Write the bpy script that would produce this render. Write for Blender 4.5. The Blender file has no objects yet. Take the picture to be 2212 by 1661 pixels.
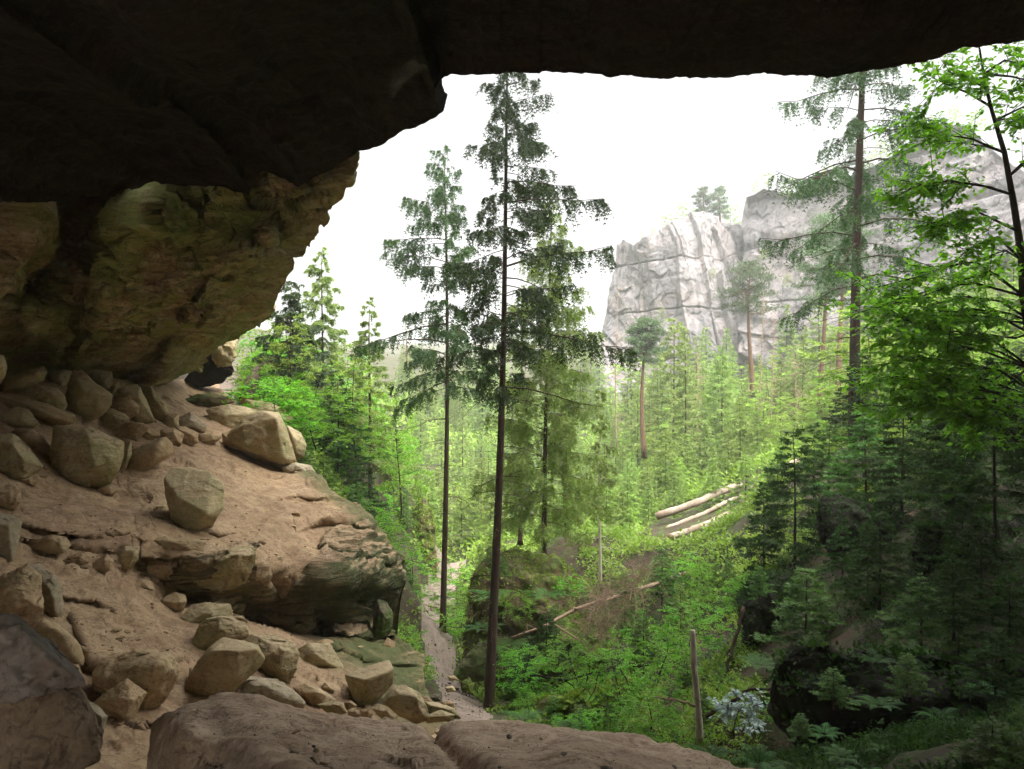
import bpy, bmesh, math, random
import numpy as np
from mathutils import Vector, Matrix

# ---------------------------------------------------------------- camera, sky, sun, exposure
C = bpy.context.scene.collection
SC = bpy.context.scene
F, CX, CY = 1736.0, 1106.0, 830.5            # the photograph seen 2212 px wide: focal length and centre
cam = bpy.data.cameras.new('camera'); camo = bpy.data.objects.new('camera', cam); C.objects.link(camo)
camo.location = (0, 0, 0); camo.rotation_euler = (math.radians(90), 0, 0)
cam.sensor_width = 36; cam.lens = 36 * F / 2212; cam.clip_start = .05; cam.clip_end = 4000
SC.camera = camo
SUN_EL, SUN_AZ = math.radians(58), math.radians(140)      # azimuth from +Y (view axis) towards +X
W = bpy.data.worlds.new('World'); SC.world = W; W.use_nodes = True
nt = W.node_tree; nt.nodes.clear()
out = nt.nodes.new('ShaderNodeOutputWorld'); bg = nt.nodes.new('ShaderNodeBackground')
sky = nt.nodes.new('ShaderNodeTexSky'); sky.sky_type = 'NISHITA'; sky.sun_disc = False
sky.sun_elevation = SUN_EL; sky.sun_rotation = SUN_AZ; sky.air_density = 1; sky.dust_density = 4
hs = nt.nodes.new('ShaderNodeHueSaturation'); hs.inputs['Saturation'].default_value = .12
mixc = nt.nodes.new('ShaderNodeMix'); mixc.data_type = 'RGBA'; mixc.inputs[0].default_value = .93
tcw = nt.nodes.new('ShaderNodeTexCoord'); sxyz = nt.nodes.new('ShaderNodeSeparateXYZ'); rw = nt.nodes.new('ShaderNodeValToRGB')
rw.color_ramp.elements[0].position = .38; rw.color_ramp.elements[0].color = (.16, .16, .16, 1); rw.color_ramp.elements[1].position = .72; rw.color_ramp.elements[1].color = (1, 1, 1, 1)
nt.links.new(tcw.outputs['Generated'], sxyz.inputs[0]); nt.links.new(sxyz.outputs[2], rw.inputs[0])
gm = nt.nodes.new('ShaderNodeMix'); gm.data_type = 'RGBA'; gm.blend_type = 'MULTIPLY'; gm.inputs[0].default_value = 1; gm.inputs[6].default_value = (7.6, 7.6, 7.7, 1)   # overcast: brightest overhead
nt.links.new(rw.outputs[0], gm.inputs[7]); nt.links.new(gm.outputs[2], mixc.inputs[7])
bg.inputs[1].default_value = .053
nt.links.new(sky.outputs[0], hs.inputs['Color']); nt.links.new(hs.outputs[0], mixc.inputs[6])
nt.links.new(mixc.outputs[2], bg.inputs[0]); nt.links.new(bg.outputs[0], out.inputs[0])
sl = bpy.data.lights.new('sun', 'SUN'); sl.energy = 1.2; sl.angle = math.radians(50); sl.color = (1, .97, .92)
so = bpy.data.objects.new('sun', sl); C.objects.link(so)
sd = Vector((math.sin(SUN_AZ) * math.cos(SUN_EL), math.cos(SUN_AZ) * math.cos(SUN_EL), math.sin(SUN_EL)))
so.rotation_euler = sd.to_track_quat('Z', 'Y').to_euler()
SC.view_settings.view_transform = 'Standard'; SC.view_settings.look = 'None'
SC.view_settings.gamma = 1; SC.view_settings.use_curve_mapping = False
SC.view_settings.exposure = 3.85
SC.render.engine = 'CYCLES'
cy = SC.cycles
cy.use_denoising = True; cy.max_bounces = 8; cy.diffuse_bounces = 4; cy.glossy_bounces = 2
cy.transmission_bounces = 3; cy.transparent_max_bounces = 6; cy.volume_bounces = 1; cy.use_adaptive_sampling = True
cy.adaptive_threshold = .02; cy.caustics_reflective = False; cy.caustics_refractive = False; cy.sample_clamp_indirect = 6

# ---------------------------------------------------------------- numeric helpers
def P(u, v, Y):
    "point at distance Y along the view axis that is seen at u, v of the 2212 px wide photograph"
    u = np.asarray(u, float); v = np.asarray(v, float); Y = np.asarray(Y, float)
    return np.stack(np.broadcast_arrays((u - CX) / F * Y, Y, (CY - v) / F * Y), -1)

def _h(ix, iy, iz, seed):
    n = (ix * 73856093) ^ (iy * 19349663) ^ (iz * 83492791) ^ (seed * 2654435761 & 0x7fffffff)
    n = (n ^ (n >> 13)) & 0xffffffff
    n = (n * 1274126177) & 0xffffffff
    n = (n ^ (n >> 16)) & 0xffffffff
    n = (n * 668265263) & 0xffffffff
    return ((n ^ (n >> 15)) & 0xffffff) / float(0xffffff)
def vn(p, seed=0):
    "smooth value noise, -1..1"
    p = np.asarray(p, float); i = np.floor(p).astype(np.int64); f = p - i
    f = f * f * f * (f * (f * 6 - 15) + 10)
    r = 0
    for a in (0, 1):
        wx = f[..., 0] if a else 1 - f[..., 0]
        for b in (0, 1):
            wy = f[..., 1] if b else 1 - f[..., 1]
            for c in (0, 1):
                wz = f[..., 2] if c else 1 - f[..., 2]
                r = r + wx * wy * wz * _h(i[..., 0] + a, i[..., 1] + b, i[..., 2] + c, seed)
    return r * 2 - 1
ROT = np.array([[.8, .6, 0], [-.48, .64, .6], [.36, -.48, .8]])
def fbm(p, o=4, seed=0, gain=.5):
    s = 0; a = 1.; t = 0
    for k in range(o):
        s = s + a * vn(p, seed + k); t += a; a *= gain; p = (p @ ROT) * 2.03
    return s / t
def ridged(p, o=4, seed=0, gain=.5):
    s = 0; a = 1.; t = 0
    for k in range(o):
        s = s + a * (1 - 2 * np.abs(vn(p, seed + k))); t += a; a *= gain; p = (p @ ROT) * 2.1
    return s / t
def ridgeax(p, o=3, seed=0):
    "ridged noise that keeps its axes, for bedding"
    s = 0; a = 1.; t = 0
    for k in range(o):
        s = s + a * (1 - 2 * np.abs(vn(p, seed + k))); t += a; a *= .55; p = p * 2.07 + 3.1
    return s / t
def strata(h, w, freq, seed, und=.6):
    "broken bedding: every layer has its own reach and an undercut foot; h = height across the beds, w = (.., 2) place along them"
    L = h * freq; i = np.floor(L).astype(np.int64); f = L - i
    cell = np.stack([w[..., 0] * .45, w[..., 1] * .45, i * 7.3], -1); a = .5 + .5 * vn(cell, seed)
    return a * (1 - np.abs(2 * f - 1) ** 5) - und * np.exp(-(np.minimum(f, 1 - f) / .10) ** 2) * (.4 + .6 * a)
def facets(p, scale, seed, tilt=1.):
    "broken rock: every cell of a warped Voronoi pattern is its own tilted plane"
    q = p * scale + .35 * np.stack([vn(p * scale * 1.3, seed), vn(p * scale * 1.3 + 9, seed), vn(p * scale * 1.3 + 21, seed)], -1); b = np.floor(q).astype(np.int64)
    best = np.full(q.shape[:-1], 1e9); r = np.zeros(q.shape[:-1])
    for i in (-1, 0, 1):
        for j in (-1, 0, 1):
            for k in (-1, 0, 1):
                x, y, z = b[..., 0] + i, b[..., 1] + j, b[..., 2] + k
                c = np.stack([x + _h(x, y, z, seed), y + _h(x, y, z, seed + 1), z + _h(x, y, z, seed + 2)], -1); d = q - c; dd = (d * d).sum(-1)
                g = np.stack([_h(x, y, z, seed + 3), _h(x, y, z, seed + 4), _h(x, y, z, seed + 5)], -1) - .5
                val = (d * g).sum(-1) * 2 * tilt + _h(x, y, z, seed + 6) - .5; m = dd < best; best = np.where(m, dd, best); r = np.where(m, val, r)
    return r
def sstep(a, b, x):
    t = np.clip((x - a) / (b - a), 0, 1); return t * t * (3 - 2 * t)

class TPS:
    "thin-plate spline through scattered values"
    def __init__(s, pts, val, scale=1., smooth=1e-3):
        s.sc = scale; p = np.asarray(pts, float) / scale; n = len(p)
        K = s.k(np.linalg.norm(p[:, None] - p[None], axis=-1)) + np.eye(n) * smooth
        A = np.zeros((n + 3, n + 3)); A[:n, :n] = K; A[:n, n] = 1; A[:n, n+1:] = p; A[n, :n] = 1; A[n+1:, :n] = p.T
        s.w = np.linalg.solve(A, np.concatenate([val, np.zeros(3)])); s.p = p
    @staticmethod
    def k(r): return np.where(r > 0, r * r * np.log(np.maximum(r, 1e-9)), 0)
    def __call__(s, x, y):
        q = np.stack(np.broadcast_arrays(x, y), -1).astype(float) / s.sc; sh = q.shape[:-1]; q = q.reshape(-1, 2)
        r = np.empty(len(q)); n = len(s.p)
        for a in range(0, len(q), 20000):
            b = q[a:a+20000]
            r[a:a+20000] = s.k(np.linalg.norm(b[:, None] - s.p[None], axis=-1)) @ s.w[:n] + s.w[n] + b @ s.w[n+1:]
        return r.reshape(sh)

def poly_d(u, v, poly):
    "signed pixel distance to a polygon, positive inside"
    poly = np.asarray(poly, float); d = np.full(np.shape(u), 1e9); ins = np.zeros(np.shape(u), bool)
    for i in range(len(poly)):
        a = poly[i]; b = poly[(i + 1) % len(poly)]; e = b - a
        t = np.clip(((u - a[0]) * e[0] + (v - a[1]) * e[1]) / (e @ e), 0, 1)
        d = np.minimum(d, np.hypot(u - a[0] - t * e[0], v - a[1] - t * e[1]))
        if a[1] != b[1]:
            c = ((a[1] > v) != (b[1] > v)) & (u < (b[0] - a[0]) * (v - a[1]) / (b[1] - a[1]) + a[0]); ins ^= c
    return np.where(ins, d, -d)
def line_d(u, v, pl):
    "distance to a polyline and the side (+ = to its right when walking in image space)"
    pl = np.asarray(pl, float); d = np.full(np.shape(u), 1e9); s = np.zeros(np.shape(u)); tt = np.zeros(np.shape(u))
    n = len(pl) - 1
    for i in range(n):
        a = pl[i]; e = pl[i+1] - a
        t = np.clip(((u - a[0]) * e[0] + (v - a[1]) * e[1]) / (e @ e), 0, 1)
        du = u - a[0] - t * e[0]; dv = v - a[1] - t * e[1]; q = np.hypot(du, dv); m = q < d
        d = np.where(m, q, d); s = np.where(m, np.sign(e[0] * dv - e[1] * du), s); tt = np.where(m, (i + t) / n, tt)
    return d, s, tt

# ---------------------------------------------------------------- object helpers
def mesh_obj(name, v, f, mat=None, parent=None, smooth=True, attr=None):
    "v (n,3); f: (m,3|4) array or list of arrays; ONE mesh object"
    me = bpy.data.meshes.new(name); v = np.asarray(v, np.float32)
    fs = [np.asarray(x, np.int32) for x in (f if isinstance(f, list) else [f]) if len(x)]
    tot = np.concatenate([np.full(len(x), x.shape[1], np.int32) for x in fs]); li = np.concatenate([x.ravel() for x in fs])
    me.vertices.add(len(v)); me.vertices.foreach_set('co', v.ravel())
    me.loops.add(len(li)); me.loops.foreach_set('vertex_index', li)
    me.polygons.add(len(tot)); st = np.zeros(len(tot), np.int32); st[1:] = np.cumsum(tot)[:-1]
    me.polygons.foreach_set('loop_start', st); me.polygons.foreach_set('loop_total', tot)
    me.polygons.foreach_set('use_smooth', np.full(len(tot), smooth, bool))
    if attr:
        for k, a in attr.items():
            at = me.attributes.new(k, 'FLOAT', 'POINT'); at.data.foreach_set('value', np.asarray(a, np.float32).ravel())
    me.update(calc_edges=True)
    o = bpy.data.objects.new(name, me); C.objects.link(o)
    if mat: me.materials.append(mat)
    if parent: o.parent = parent
    return o
def tag(o, label, cat, group=None):
    o['label'] = label; o['category'] = cat
    if group: o['group'] = group
    return o
def structure(o): o['kind'] = 'structure'; return o
def empty(name, loc=(0, 0, 0)):
    o = bpy.data.objects.new(name, None); C.objects.link(o); o.location = loc; o.empty_display_size = .3; return o
def recentre(o):
    "move a mesh's origin to its base"
    me = o.data; n = len(me.vertices); co = np.empty(n * 3, np.float32); me.vertices.foreach_get('co', co); co = co.reshape(-1, 3)
    c = co.mean(0); c[2] = co[:, 2].min(); me.vertices.foreach_set('co', (co - c).ravel()); o.location = c.tolist(); me.update(); return o
def dup(o, loc, rz=0, s=1, label=None, group=None):
    r = o.copy(); C.objects.link(r); r.location = loc; r.rotation_euler = (0, 0, rz)
    r.scale = (s, s, s) if np.isscalar(s) else s
    if label: r['label'] = label
    if group: r['group'] = group
    for ch in o.children:
        c = ch.copy(); C.objects.link(c); c.parent = r
    return r
class MB:
    "collects triangles and quads"
    def __init__(s): s.v = []; s.q = []; s.t = []; s.n = 0
    def add(s, v, f):
        f = np.asarray(f); (s.t if f.shape[1] == 3 else s.q).append(f + s.n); s.v.append(np.asarray(v, float)); s.n += len(v)
    def tube(s, pts, rad, sides=6, cap=True):
        pts = np.asarray(pts, float); n = len(pts); rad = np.broadcast_to(rad, n)
        tg = np.gradient(pts, axis=0); tg /= np.linalg.norm(tg, axis=1)[:, None] + 1e-9
        ref = np.array([0, 0, 1.]) if abs(tg[:, 2]).mean() < .8 else np.array([0, 1., 0])
        a = np.cross(tg, ref); a /= np.linalg.norm(a, axis=1)[:, None] + 1e-9; b = np.cross(tg, a)
        th = np.arange(sides) / sides * 2 * math.pi
        v = pts[:, None] + rad[:, None, None] * (np.cos(th)[None, :, None] * a[:, None] + np.sin(th)[None, :, None] * b[:, None])
        i = np.arange(n - 1)[:, None] * sides; j = np.arange(sides)[None]; k = (j + 1) % sides
        s.add(v.reshape(-1, 3), np.stack([i + j, i + k, i + sides + k, i + sides + j], -1).reshape(-1, 4))
        if cap:
            for e, c in ((0, pts[0]), (n - 1, pts[-1])):
                m = len(s.v[-1]); o = s.n - m if e == 0 else s.n - m
            base = s.n - n * sides
            s.v.append(np.array([pts[0], pts[-1]])); s.n += 2
            jj = np.arange(sides); kk = (jj + 1) % sides
            s.t.append(np.stack([np.full(sides, s.n - 2), base + kk, base + jj], -1))
            s.t.append(np.stack([np.full(sides, s.n - 1), base + (n-1)*sides + jj, base + (n-1)*sides + kk], -1))
    def build(s, name, mat, parent=None, smooth=True):
        f = []
        if s.q: f.append(np.concatenate(s.q))
        if s.t: f.append(np.concatenate(s.t))
        return mesh_obj(name, np.concatenate(s.v), f, mat, parent, smooth)
    def data(s, name, mat, smooth=True):
        o = s.build(name, mat, None, smooth); return o

# ---------------------------------------------------------------- materials
def newmat(name):
    m = bpy.data.materials.new(name); m.use_nodes = True; t = m.node_tree; t.nodes.clear()
    o = t.nodes.new('ShaderNodeOutputMaterial'); return m, t, o
def nz(t, vec, scale, detail=6, rough=.6, dist=0):
    n = t.nodes.new('ShaderNodeTexNoise'); n.inputs['Scale'].default_value = scale; n.inputs['Detail'].default_value = detail
    n.inputs['Roughness'].default_value = rough; n.inputs['Distortion'].default_value = dist
    t.links.new(vec, n.inputs['Vector']); return n.outputs['Fac']
def ramp(t, fac, stops):
    r = t.nodes.new('ShaderNodeValToRGB'); e = r.color_ramp.elements
    while len(e) < len(stops): e.new(.5)
    for k, (p, c) in enumerate(stops):
        e[k].position = p; e[k].color = (c, c, c, 1) if np.isscalar(c) else (*c, 1)
    t.links.new(fac, r.inputs[0]); return r.outputs[0]
def mixrgb(t, fac, a, b, mode='MIX'):
    m = t.nodes.new('ShaderNodeMix'); m.data_type = 'RGBA'; m.blend_type = mode
    for s, x in ((0, fac), (6, a), (7, b)):
        if isinstance(x, (int, float)): m.inputs[s].default_value = x
        elif isinstance(x, tuple): m.inputs[s].default_value = (*x, 1)
        else: t.links.new(x, m.inputs[s])
    return m.outputs[2]
def mth(t, op, a, b=None, c=None):
    m = t.nodes.new('ShaderNodeMath'); m.operation = op
    for s, x in ((0, a), (1, b), (2, c)):
        if x is None: continue
        if isinstance(x, (int, float)): m.inputs[s].default_value = x
        else: t.links.new(x, m.inputs[s])
    return m.outputs[0]
def vec_obj(t, rnd=True, scale=(1, 1, 1), coord='Object'):
    tc = t.nodes.new('ShaderNodeTexCoord'); mp = t.nodes.new('ShaderNodeMapping'); mp.inputs['Scale'].default_value = scale
    if rnd:
        oi = t.nodes.new('ShaderNodeObjectInfo'); ad = t.nodes.new('ShaderNodeVectorMath'); ad.operation = 'ADD'
        k = t.nodes.new('ShaderNodeMath'); k.operation = 'MULTIPLY'; k.inputs[1].default_value = 97.
        t.links.new(oi.outputs['Random'], k.inputs[0]); t.links.new(tc.outputs[coord], ad.inputs[0]); t.links.new(k.outputs[0], ad.inputs[1])
        t.links.new(ad.outputs[0], mp.inputs['Vector'])
    else: t.links.new(tc.outputs[coord], mp.inputs['Vector'])
    return mp.outputs[0]
def attr(t, name):
    a = t.nodes.new('ShaderNodeAttribute'); a.attribute_name = name; return a.outputs['Fac']
def rock_mat(name, c0, c1, c2, moss=(.07, .085, .025), mossamt=.35, scale=1., bump=.6, bed=3., rough=.92, usemoss=False, fine=1., dirt=(.05, .035, .025), dirtamt=.5, dust=None, lam=0):
    "layered sandstone: base colours, algae, dark joints, grain"
    m, t, o = newmat(name); v = vec_obj(t); vb = vec_obj(t, scale=bed if isinstance(bed, tuple) else (1, 1, bed))
    n1 = nz(t, v, .55 * scale, 7, .62, .6); n2 = nz(t, vb, 1.6 * scale, 9, .68, .5); n3 = nz(t, v, 14 * scale * fine, 6, .7); n4 = nz(t, v, 1.1 * scale, 6, .65, 1.2)
    col = mixrgb(t, ramp(t, n1, [(.36, 0), (.62, 1)]), c0, c1)
    col = mixrgb(t, ramp(t, n2, [(.45, 0), (.68, 1)]), col, c2)
    col = mixrgb(t, ramp(t, n3, [(.34, .55), (.47, 0)]), col, dirt)
    n5 = nz(t, v, 3.3 * scale, 7, .7, .8); dk = tuple(x * k for x, k in zip(c1, (.62, .52, .48)))
    col = mixrgb(t, ramp(t, n5, [(.34, .7), (.50, 0)]), col, dk)
    lm = ramp(t, nz(t, vec_obj(t, scale=(.5, .5, 11)), 1.0 * scale, 6, .6, .4), [(.40, 1), (.47, 0)])
    if lam: col = mixrgb(t, mth(t, 'MULTIPLY', lm, lam), col, dirt)
    mf = ramp(t, n4, [(.46, 0), (.62, mossamt)])
    if usemoss:
        a = attr(t, 'moss'); mm = mth(t, 'MULTIPLY', a, ramp(t, nz(t, v, 2.2, 8, .7), [(.3, 0), (.5, 1)])); mf = mth(t, 'MAXIMUM', mf, mm)
    col = mixrgb(t, mf, col, moss)
    cr = nz(t, vb, .9 * scale, 10, .6, 2.2)                      # thin dark joints
    crack = ramp(t, mth(t, 'ABSOLUTE', mth(t, 'SUBTRACT', cr, .5)), [(0, 1), (.012, 0)])
    col = mixrgb(t, mth(t, 'MULTIPLY', crack, dirtamt), col, dirt)
    if dust:                                                     # sand lying on the flat tops
        ge = t.nodes.new('ShaderNodeNewGeometry'); sx = t.nodes.new('ShaderNodeSeparateXYZ'); t.links.new(ge.outputs['Normal'], sx.inputs[0])
        z_ = mth(t, 'ADD', sx.outputs[2], mth(t, 'MULTIPLY_ADD', n4, .6, -.3)); mr = ramp(t, z_, [(.55, 0), (.85, dust[1])]); col = mixrgb(t, mr, col, dust[0])
    b = t.nodes.new('ShaderNodeBsdfPrincipled'); t.links.new(col, b.inputs['Base Color']); b.inputs['Roughness'].default_value = rough
    b.inputs['Specular IOR Level'].default_value = .25
    h = mth(t, 'ADD', mth(t, 'MULTIPLY', n2, .5), mth(t, 'MULTIPLY', n3, .12)); h = mth(t, 'SUBTRACT', h, mth(t, 'MULTIPLY', crack, .12))
    if lam: h = mth(t, 'SUBTRACT', h, mth(t, 'MULTIPLY', lm, .5 * lam))
    h = mth(t, 'ADD', h, mth(t, 'MULTIPLY', nz(t, v, 5 * scale, 8, .72), .3))
    bp = t.nodes.new('ShaderNodeBump'); bp.inputs['Strength'].default_value = bump; bp.inputs['Distance'].default_value = .16 / scale
    t.links.new(h, bp.inputs['Height']); t.links.new(bp.outputs[0], b.inputs['Normal']); t.links.new(b.outputs[0], o.inputs[0]); return m
def leaf_mat(name, c0, c1, trans=.4, c2=None, rough=.6, sc=.8):
    m, t, o = newmat(name); v = vec_obj(t)
    oi = t.nodes.new('ShaderNodeObjectInfo')
    n = nz(t, v, sc, 4, .6); n2 = nz(t, v, 9, 3, .6)
    col = mixrgb(t, ramp(t, n, [(.35, 0), (.65, 1)]), c0, c1)
    if c2: col = mixrgb(t, ramp(t, n2, [(.5, 0), (.72, .9)]), col, c2)
    hsv = t.nodes.new('ShaderNodeHueSaturation')
    t.links.new(mth(t, 'MULTIPLY_ADD', oi.outputs['Random'], .03, .485), hsv.inputs['Hue'])
    t.links.new(mth(t, 'MULTIPLY_ADD', oi.outputs['Random'], .5, .75), hsv.inputs['Value'])
    t.links.new(col, hsv.inputs['Color']); col = hsv.outputs[0]
    b = t.nodes.new('ShaderNodeBsdfPrincipled'); t.links.new(col, b.inputs['Base Color']); b.inputs['Roughness'].default_value = rough
    b.inputs['Specular IOR Level'].default_value = .3
    tr = t.nodes.new('ShaderNodeBsdfTranslucent'); t.links.new(mixrgb(t, .5, col, mixrgb(t, 1., col, (1., 1.25, .45), 'MULTIPLY')), tr.inputs[0])
    ms = t.nodes.new('ShaderNodeMixShader'); ms.inputs[0].default_value = trans
    t.links.new(b.outputs[0], ms.inputs[1]); t.links.new(tr.outputs[0], ms.inputs[2]); t.links.new(ms.outputs[0], o.inputs[0]); return m
def bark_mat(name, c0, c1, bump=.5, lich=None, stretch=.25, scale=9):
    m, t, o = newmat(name); v = vec_obj(t, scale=(1, 1, stretch)); v2 = vec_obj(t)
    n = nz(t, v, scale, 8, .7, .5); n2 = nz(t, v2, .9, 4, .6)
    col = mixrgb(t, ramp(t, n, [(.38, 0), (.62, 1)]), c0, c1)
    if lich: col = mixrgb(t, ramp(t, n2, [(.5, 0), (.65, .6)]), col, lich)
    b = t.nodes.new('ShaderNodeBsdfPrincipled'); t.links.new(col, b.inputs['Base Color']); b.inputs['Roughness'].default_value = .9
    b.inputs['Specular IOR Level'].default_value = .2
    bp = t.nodes.new('ShaderNodeBump'); bp.inputs['Strength'].default_value = bump; bp.inputs['Distance'].default_value = .03
    t.links.new(n, bp.inputs['Height']); t.links.new(bp.outputs[0], b.inputs['Normal']); t.links.new(b.outputs[0], o.inputs[0]); return m

M = {}
M['sand'] = rock_mat('sandy_rock', (.37, .255, .14), (.26, .165, .095), (.43, .31, .185), mossamt=.12, bump=.55, bed=2.5, usemoss=True, fine=2.)
M['outcrop'] = rock_mat('layered_rock', (.36, .27, .15), (.26, .185, .10), (.42, .32, .18), moss=(.11, .12, .05), mossamt=.7, bump=1., bed=9, usemoss=True, dust=((.40, .28, .165), .9), lam=.6)
M['boulder'] = rock_mat('boulder_rock', (.46, .385, .215), (.40, .30, .165), (.50, .43, .26), moss=(.28, .275, .11), mossamt=.6, bump=.6, scale=1.3, bed=2.5, dirtamt=.45, dust=((.43, .33, .20), .5), lam=.1)
M['boulder_warm'] = rock_mat('boulder_warm_rock', (.45, .325, .185), (.37, .25, .14), (.49, .38, .23), moss=(.28, .25, .11), mossamt=.4, bump=.5, scale=1.3, bed=2.5, dirtamt=.35)
M['boulder_pale'] = rock_mat('boulder_pale_rock', (.42, .35, .23), (.36, .28, .18), (.50, .43, .31), moss=(.22, .22, .12), mossamt=.4, bump=.5, scale=1.3, bed=2, dirtamt=.35)
M['boulder_dark'] = rock_mat('boulder_dark_rock', (.15, .135, .12), (.21, .175, .14), (.18, .16, .14), moss=(.10, .10, .07), mossamt=.3, bump=.4, scale=1.5, bed=1)
M['boulder_brown'] = rock_mat('boulder_brown_rock', (.24, .175, .11), (.17, .125, .08), (.28, .21, .14), mossamt=.1, bump=.6, scale=1.5, bed=1)
M['ledge'] = rock_mat('trodden_rock', (.52, .385, .26), (.37, .265, .18), (.58, .44, .31), mossamt=0, bump=.6, bed=1.2, scale=1.8, fine=1.5)
M['roof'] = rock_mat('dark_roof_rock', (.011, .007, .005), (.005, .004, .004), (.022, .013, .008), mossamt=.05, bump=.9, bed=(.5, 2.5, 2.5))  # one near-black base colour for roof, side walls and hollow rock
M['wall'] = rock_mat('wall_rock', (.44, .33, .16), (.27, .18, .10), (.48, .42, .29), moss=(.20, .24, .07), mossamt=.75, bump=.9, bed=3, usemoss=True, scale=.8, lam=.25)
M['cliff'] = rock_mat('cliff_rock', (.21, .195, .195), (.11, .105, .11), (.29, .265, .255), moss=(.28, .22, .205), mossamt=.35, bump=1., bed=.22, scale=.16, dirt=(.12, .11, .11))
M['mossrock'] = rock_mat('mossy_rock', (.10, .06, .035), (.05, .06, .016), (.16, .09, .055), moss=(.10, .15, .02), mossamt=1., bump=1., bed=1)
M['mossrock_grey'] = rock_mat('mossy_grey_rock', (.12, .115, .07), (.15, .13, .09), (.10, .13, .03), moss=(.07, .11, .02), mossamt=1., bump=.8, bed=1)
M['darkrock'] = rock_mat('shade_black_rock', (.012, .010, .007), (.02, .014, .010), (.014, .018, .006), moss=(.02, .035, .008), mossamt=.5, bump=1., bed=1)  # near-black: the deep shade of the right bank is put into the colour
M['soil'] = rock_mat('soil', (.035, .024, .014), (.055, .035, .02), (.025, .022, .01), moss=(.04, .065, .012), mossamt=1., bump=.8, bed=1)
M['path'] = rock_mat('path_sand', (.20, .155, .125), (.15, .115, .09), (.24, .19, .155), mossamt=0, bump=.4, bed=1, scale=1.2, fine=2)
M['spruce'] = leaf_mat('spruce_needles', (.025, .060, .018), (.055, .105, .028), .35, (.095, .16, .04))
M['spruce_dark'] = leaf_mat('shade_painted_spruce_needles', (.018, .045, .008), (.034, .072, .013), .4, (.07, .12, .022), rough=.9)  # darker copy of the spruce needles, with the bank's shade painted in
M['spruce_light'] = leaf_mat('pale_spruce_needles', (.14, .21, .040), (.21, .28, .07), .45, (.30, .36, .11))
M['spruce_young'] = leaf_mat('young_spruce_needles', (.06, .135, .025), (.11, .21, .04), .4, (.18, .29, .06))
M['pine'] = leaf_mat('pine_needles', (.06, .10, .045), (.09, .13, .06), .3, (.12, .16, .07))
M['leaf'] = leaf_mat('broad_leaf', (.09, .26, .015), (.15, .36, .02), .6, (.22, .46, .035), rough=.45)
M['leaf_bright'] = leaf_mat('light_painted_broad_leaf', (.13, .33, .02), (.20, .44, .03), .65, (.27, .52, .05), rough=.45)  # brighter copy of the broad leaf, skylight through the leaves painted in
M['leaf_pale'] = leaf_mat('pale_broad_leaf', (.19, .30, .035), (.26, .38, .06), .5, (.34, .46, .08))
M['leaf_white'] = leaf_mat('white_leaf', (.32, .42, .42), (.42, .5, .5), .3)
M['fern'] = leaf_mat('fern_leaf', (.05, .17, .03), (.09, .25, .04), .5, (.12, .3, .06), rough=.5)
M['grass'] = leaf_mat('undergrowth_leaf', (.13, .22, .025), (.20, .29, .035), .45, (.30, .36, .06), sc=.25)
M['litter'] = leaf_mat('dry_leaf', (.20, .10, .06), (.13, .07, .045), .1, (.30, .17, .11))
M['bark'] = bark_mat('spruce_bark', (.035, .021, .015), (.07, .040, .026), .7, (.05, .05, .025))
M['bark_dark'] = bark_mat('dark_bark', (.02, .016, .012), (.045, .035, .028), .6)
M['bark_pine'] = bark_mat('pine_bark', (.14, .075, .04), (.10, .06, .04), .5)
M['bark_pale'] = bark_mat('pale_bark', (.60, .54, .44), (.44, .38, .30), .4)
M['dead'] = bark_mat('dead_wood', (.30, .21, .14), (.20, .14, .09), .4)
M['log'] = bark_mat('peeled_log', (.38, .32, .26), (.24, .17, .12), .5, (.13, .08, .05))
M['cutwood'] = bark_mat('cut_wood', (.45, .30, .17), (.33, .2, .11), .2)
# ---------------------------------------------------------------- rock reliefs
def grid_faces(n, m, off=0):
    i = np.arange(n - 1)[:, None] * m; j = np.arange(m - 1)[None]
    return (np.stack([i + j, i + j + 1, i + m + j + 1, i + m + j], -1) + off).reshape(-1, 4)
def grid_normals(p):
    a = np.gradient(p, axis=0); b = np.gradient(p, axis=1); n = np.cross(a, b); n /= np.linalg.norm(n, axis=-1)[..., None] + 1e-12; return n
def face_cam(p, n):
    s = np.sign((n * p).sum(-1)); return n * -s[..., None]
def interp_pl(x, pl):
    pl = np.asarray(pl, float); return np.interp(x, pl[:, 0], pl[:, 1])
def disp_tps(pts, scale=300., smooth=1e-4):
    a = np.array(pts, float); t = TPS(a[:, :2], 10 / a[:, 2], scale, smooth)
    return lambda u, v: 10 / np.clip(t(u, v), .05, 9)

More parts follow.
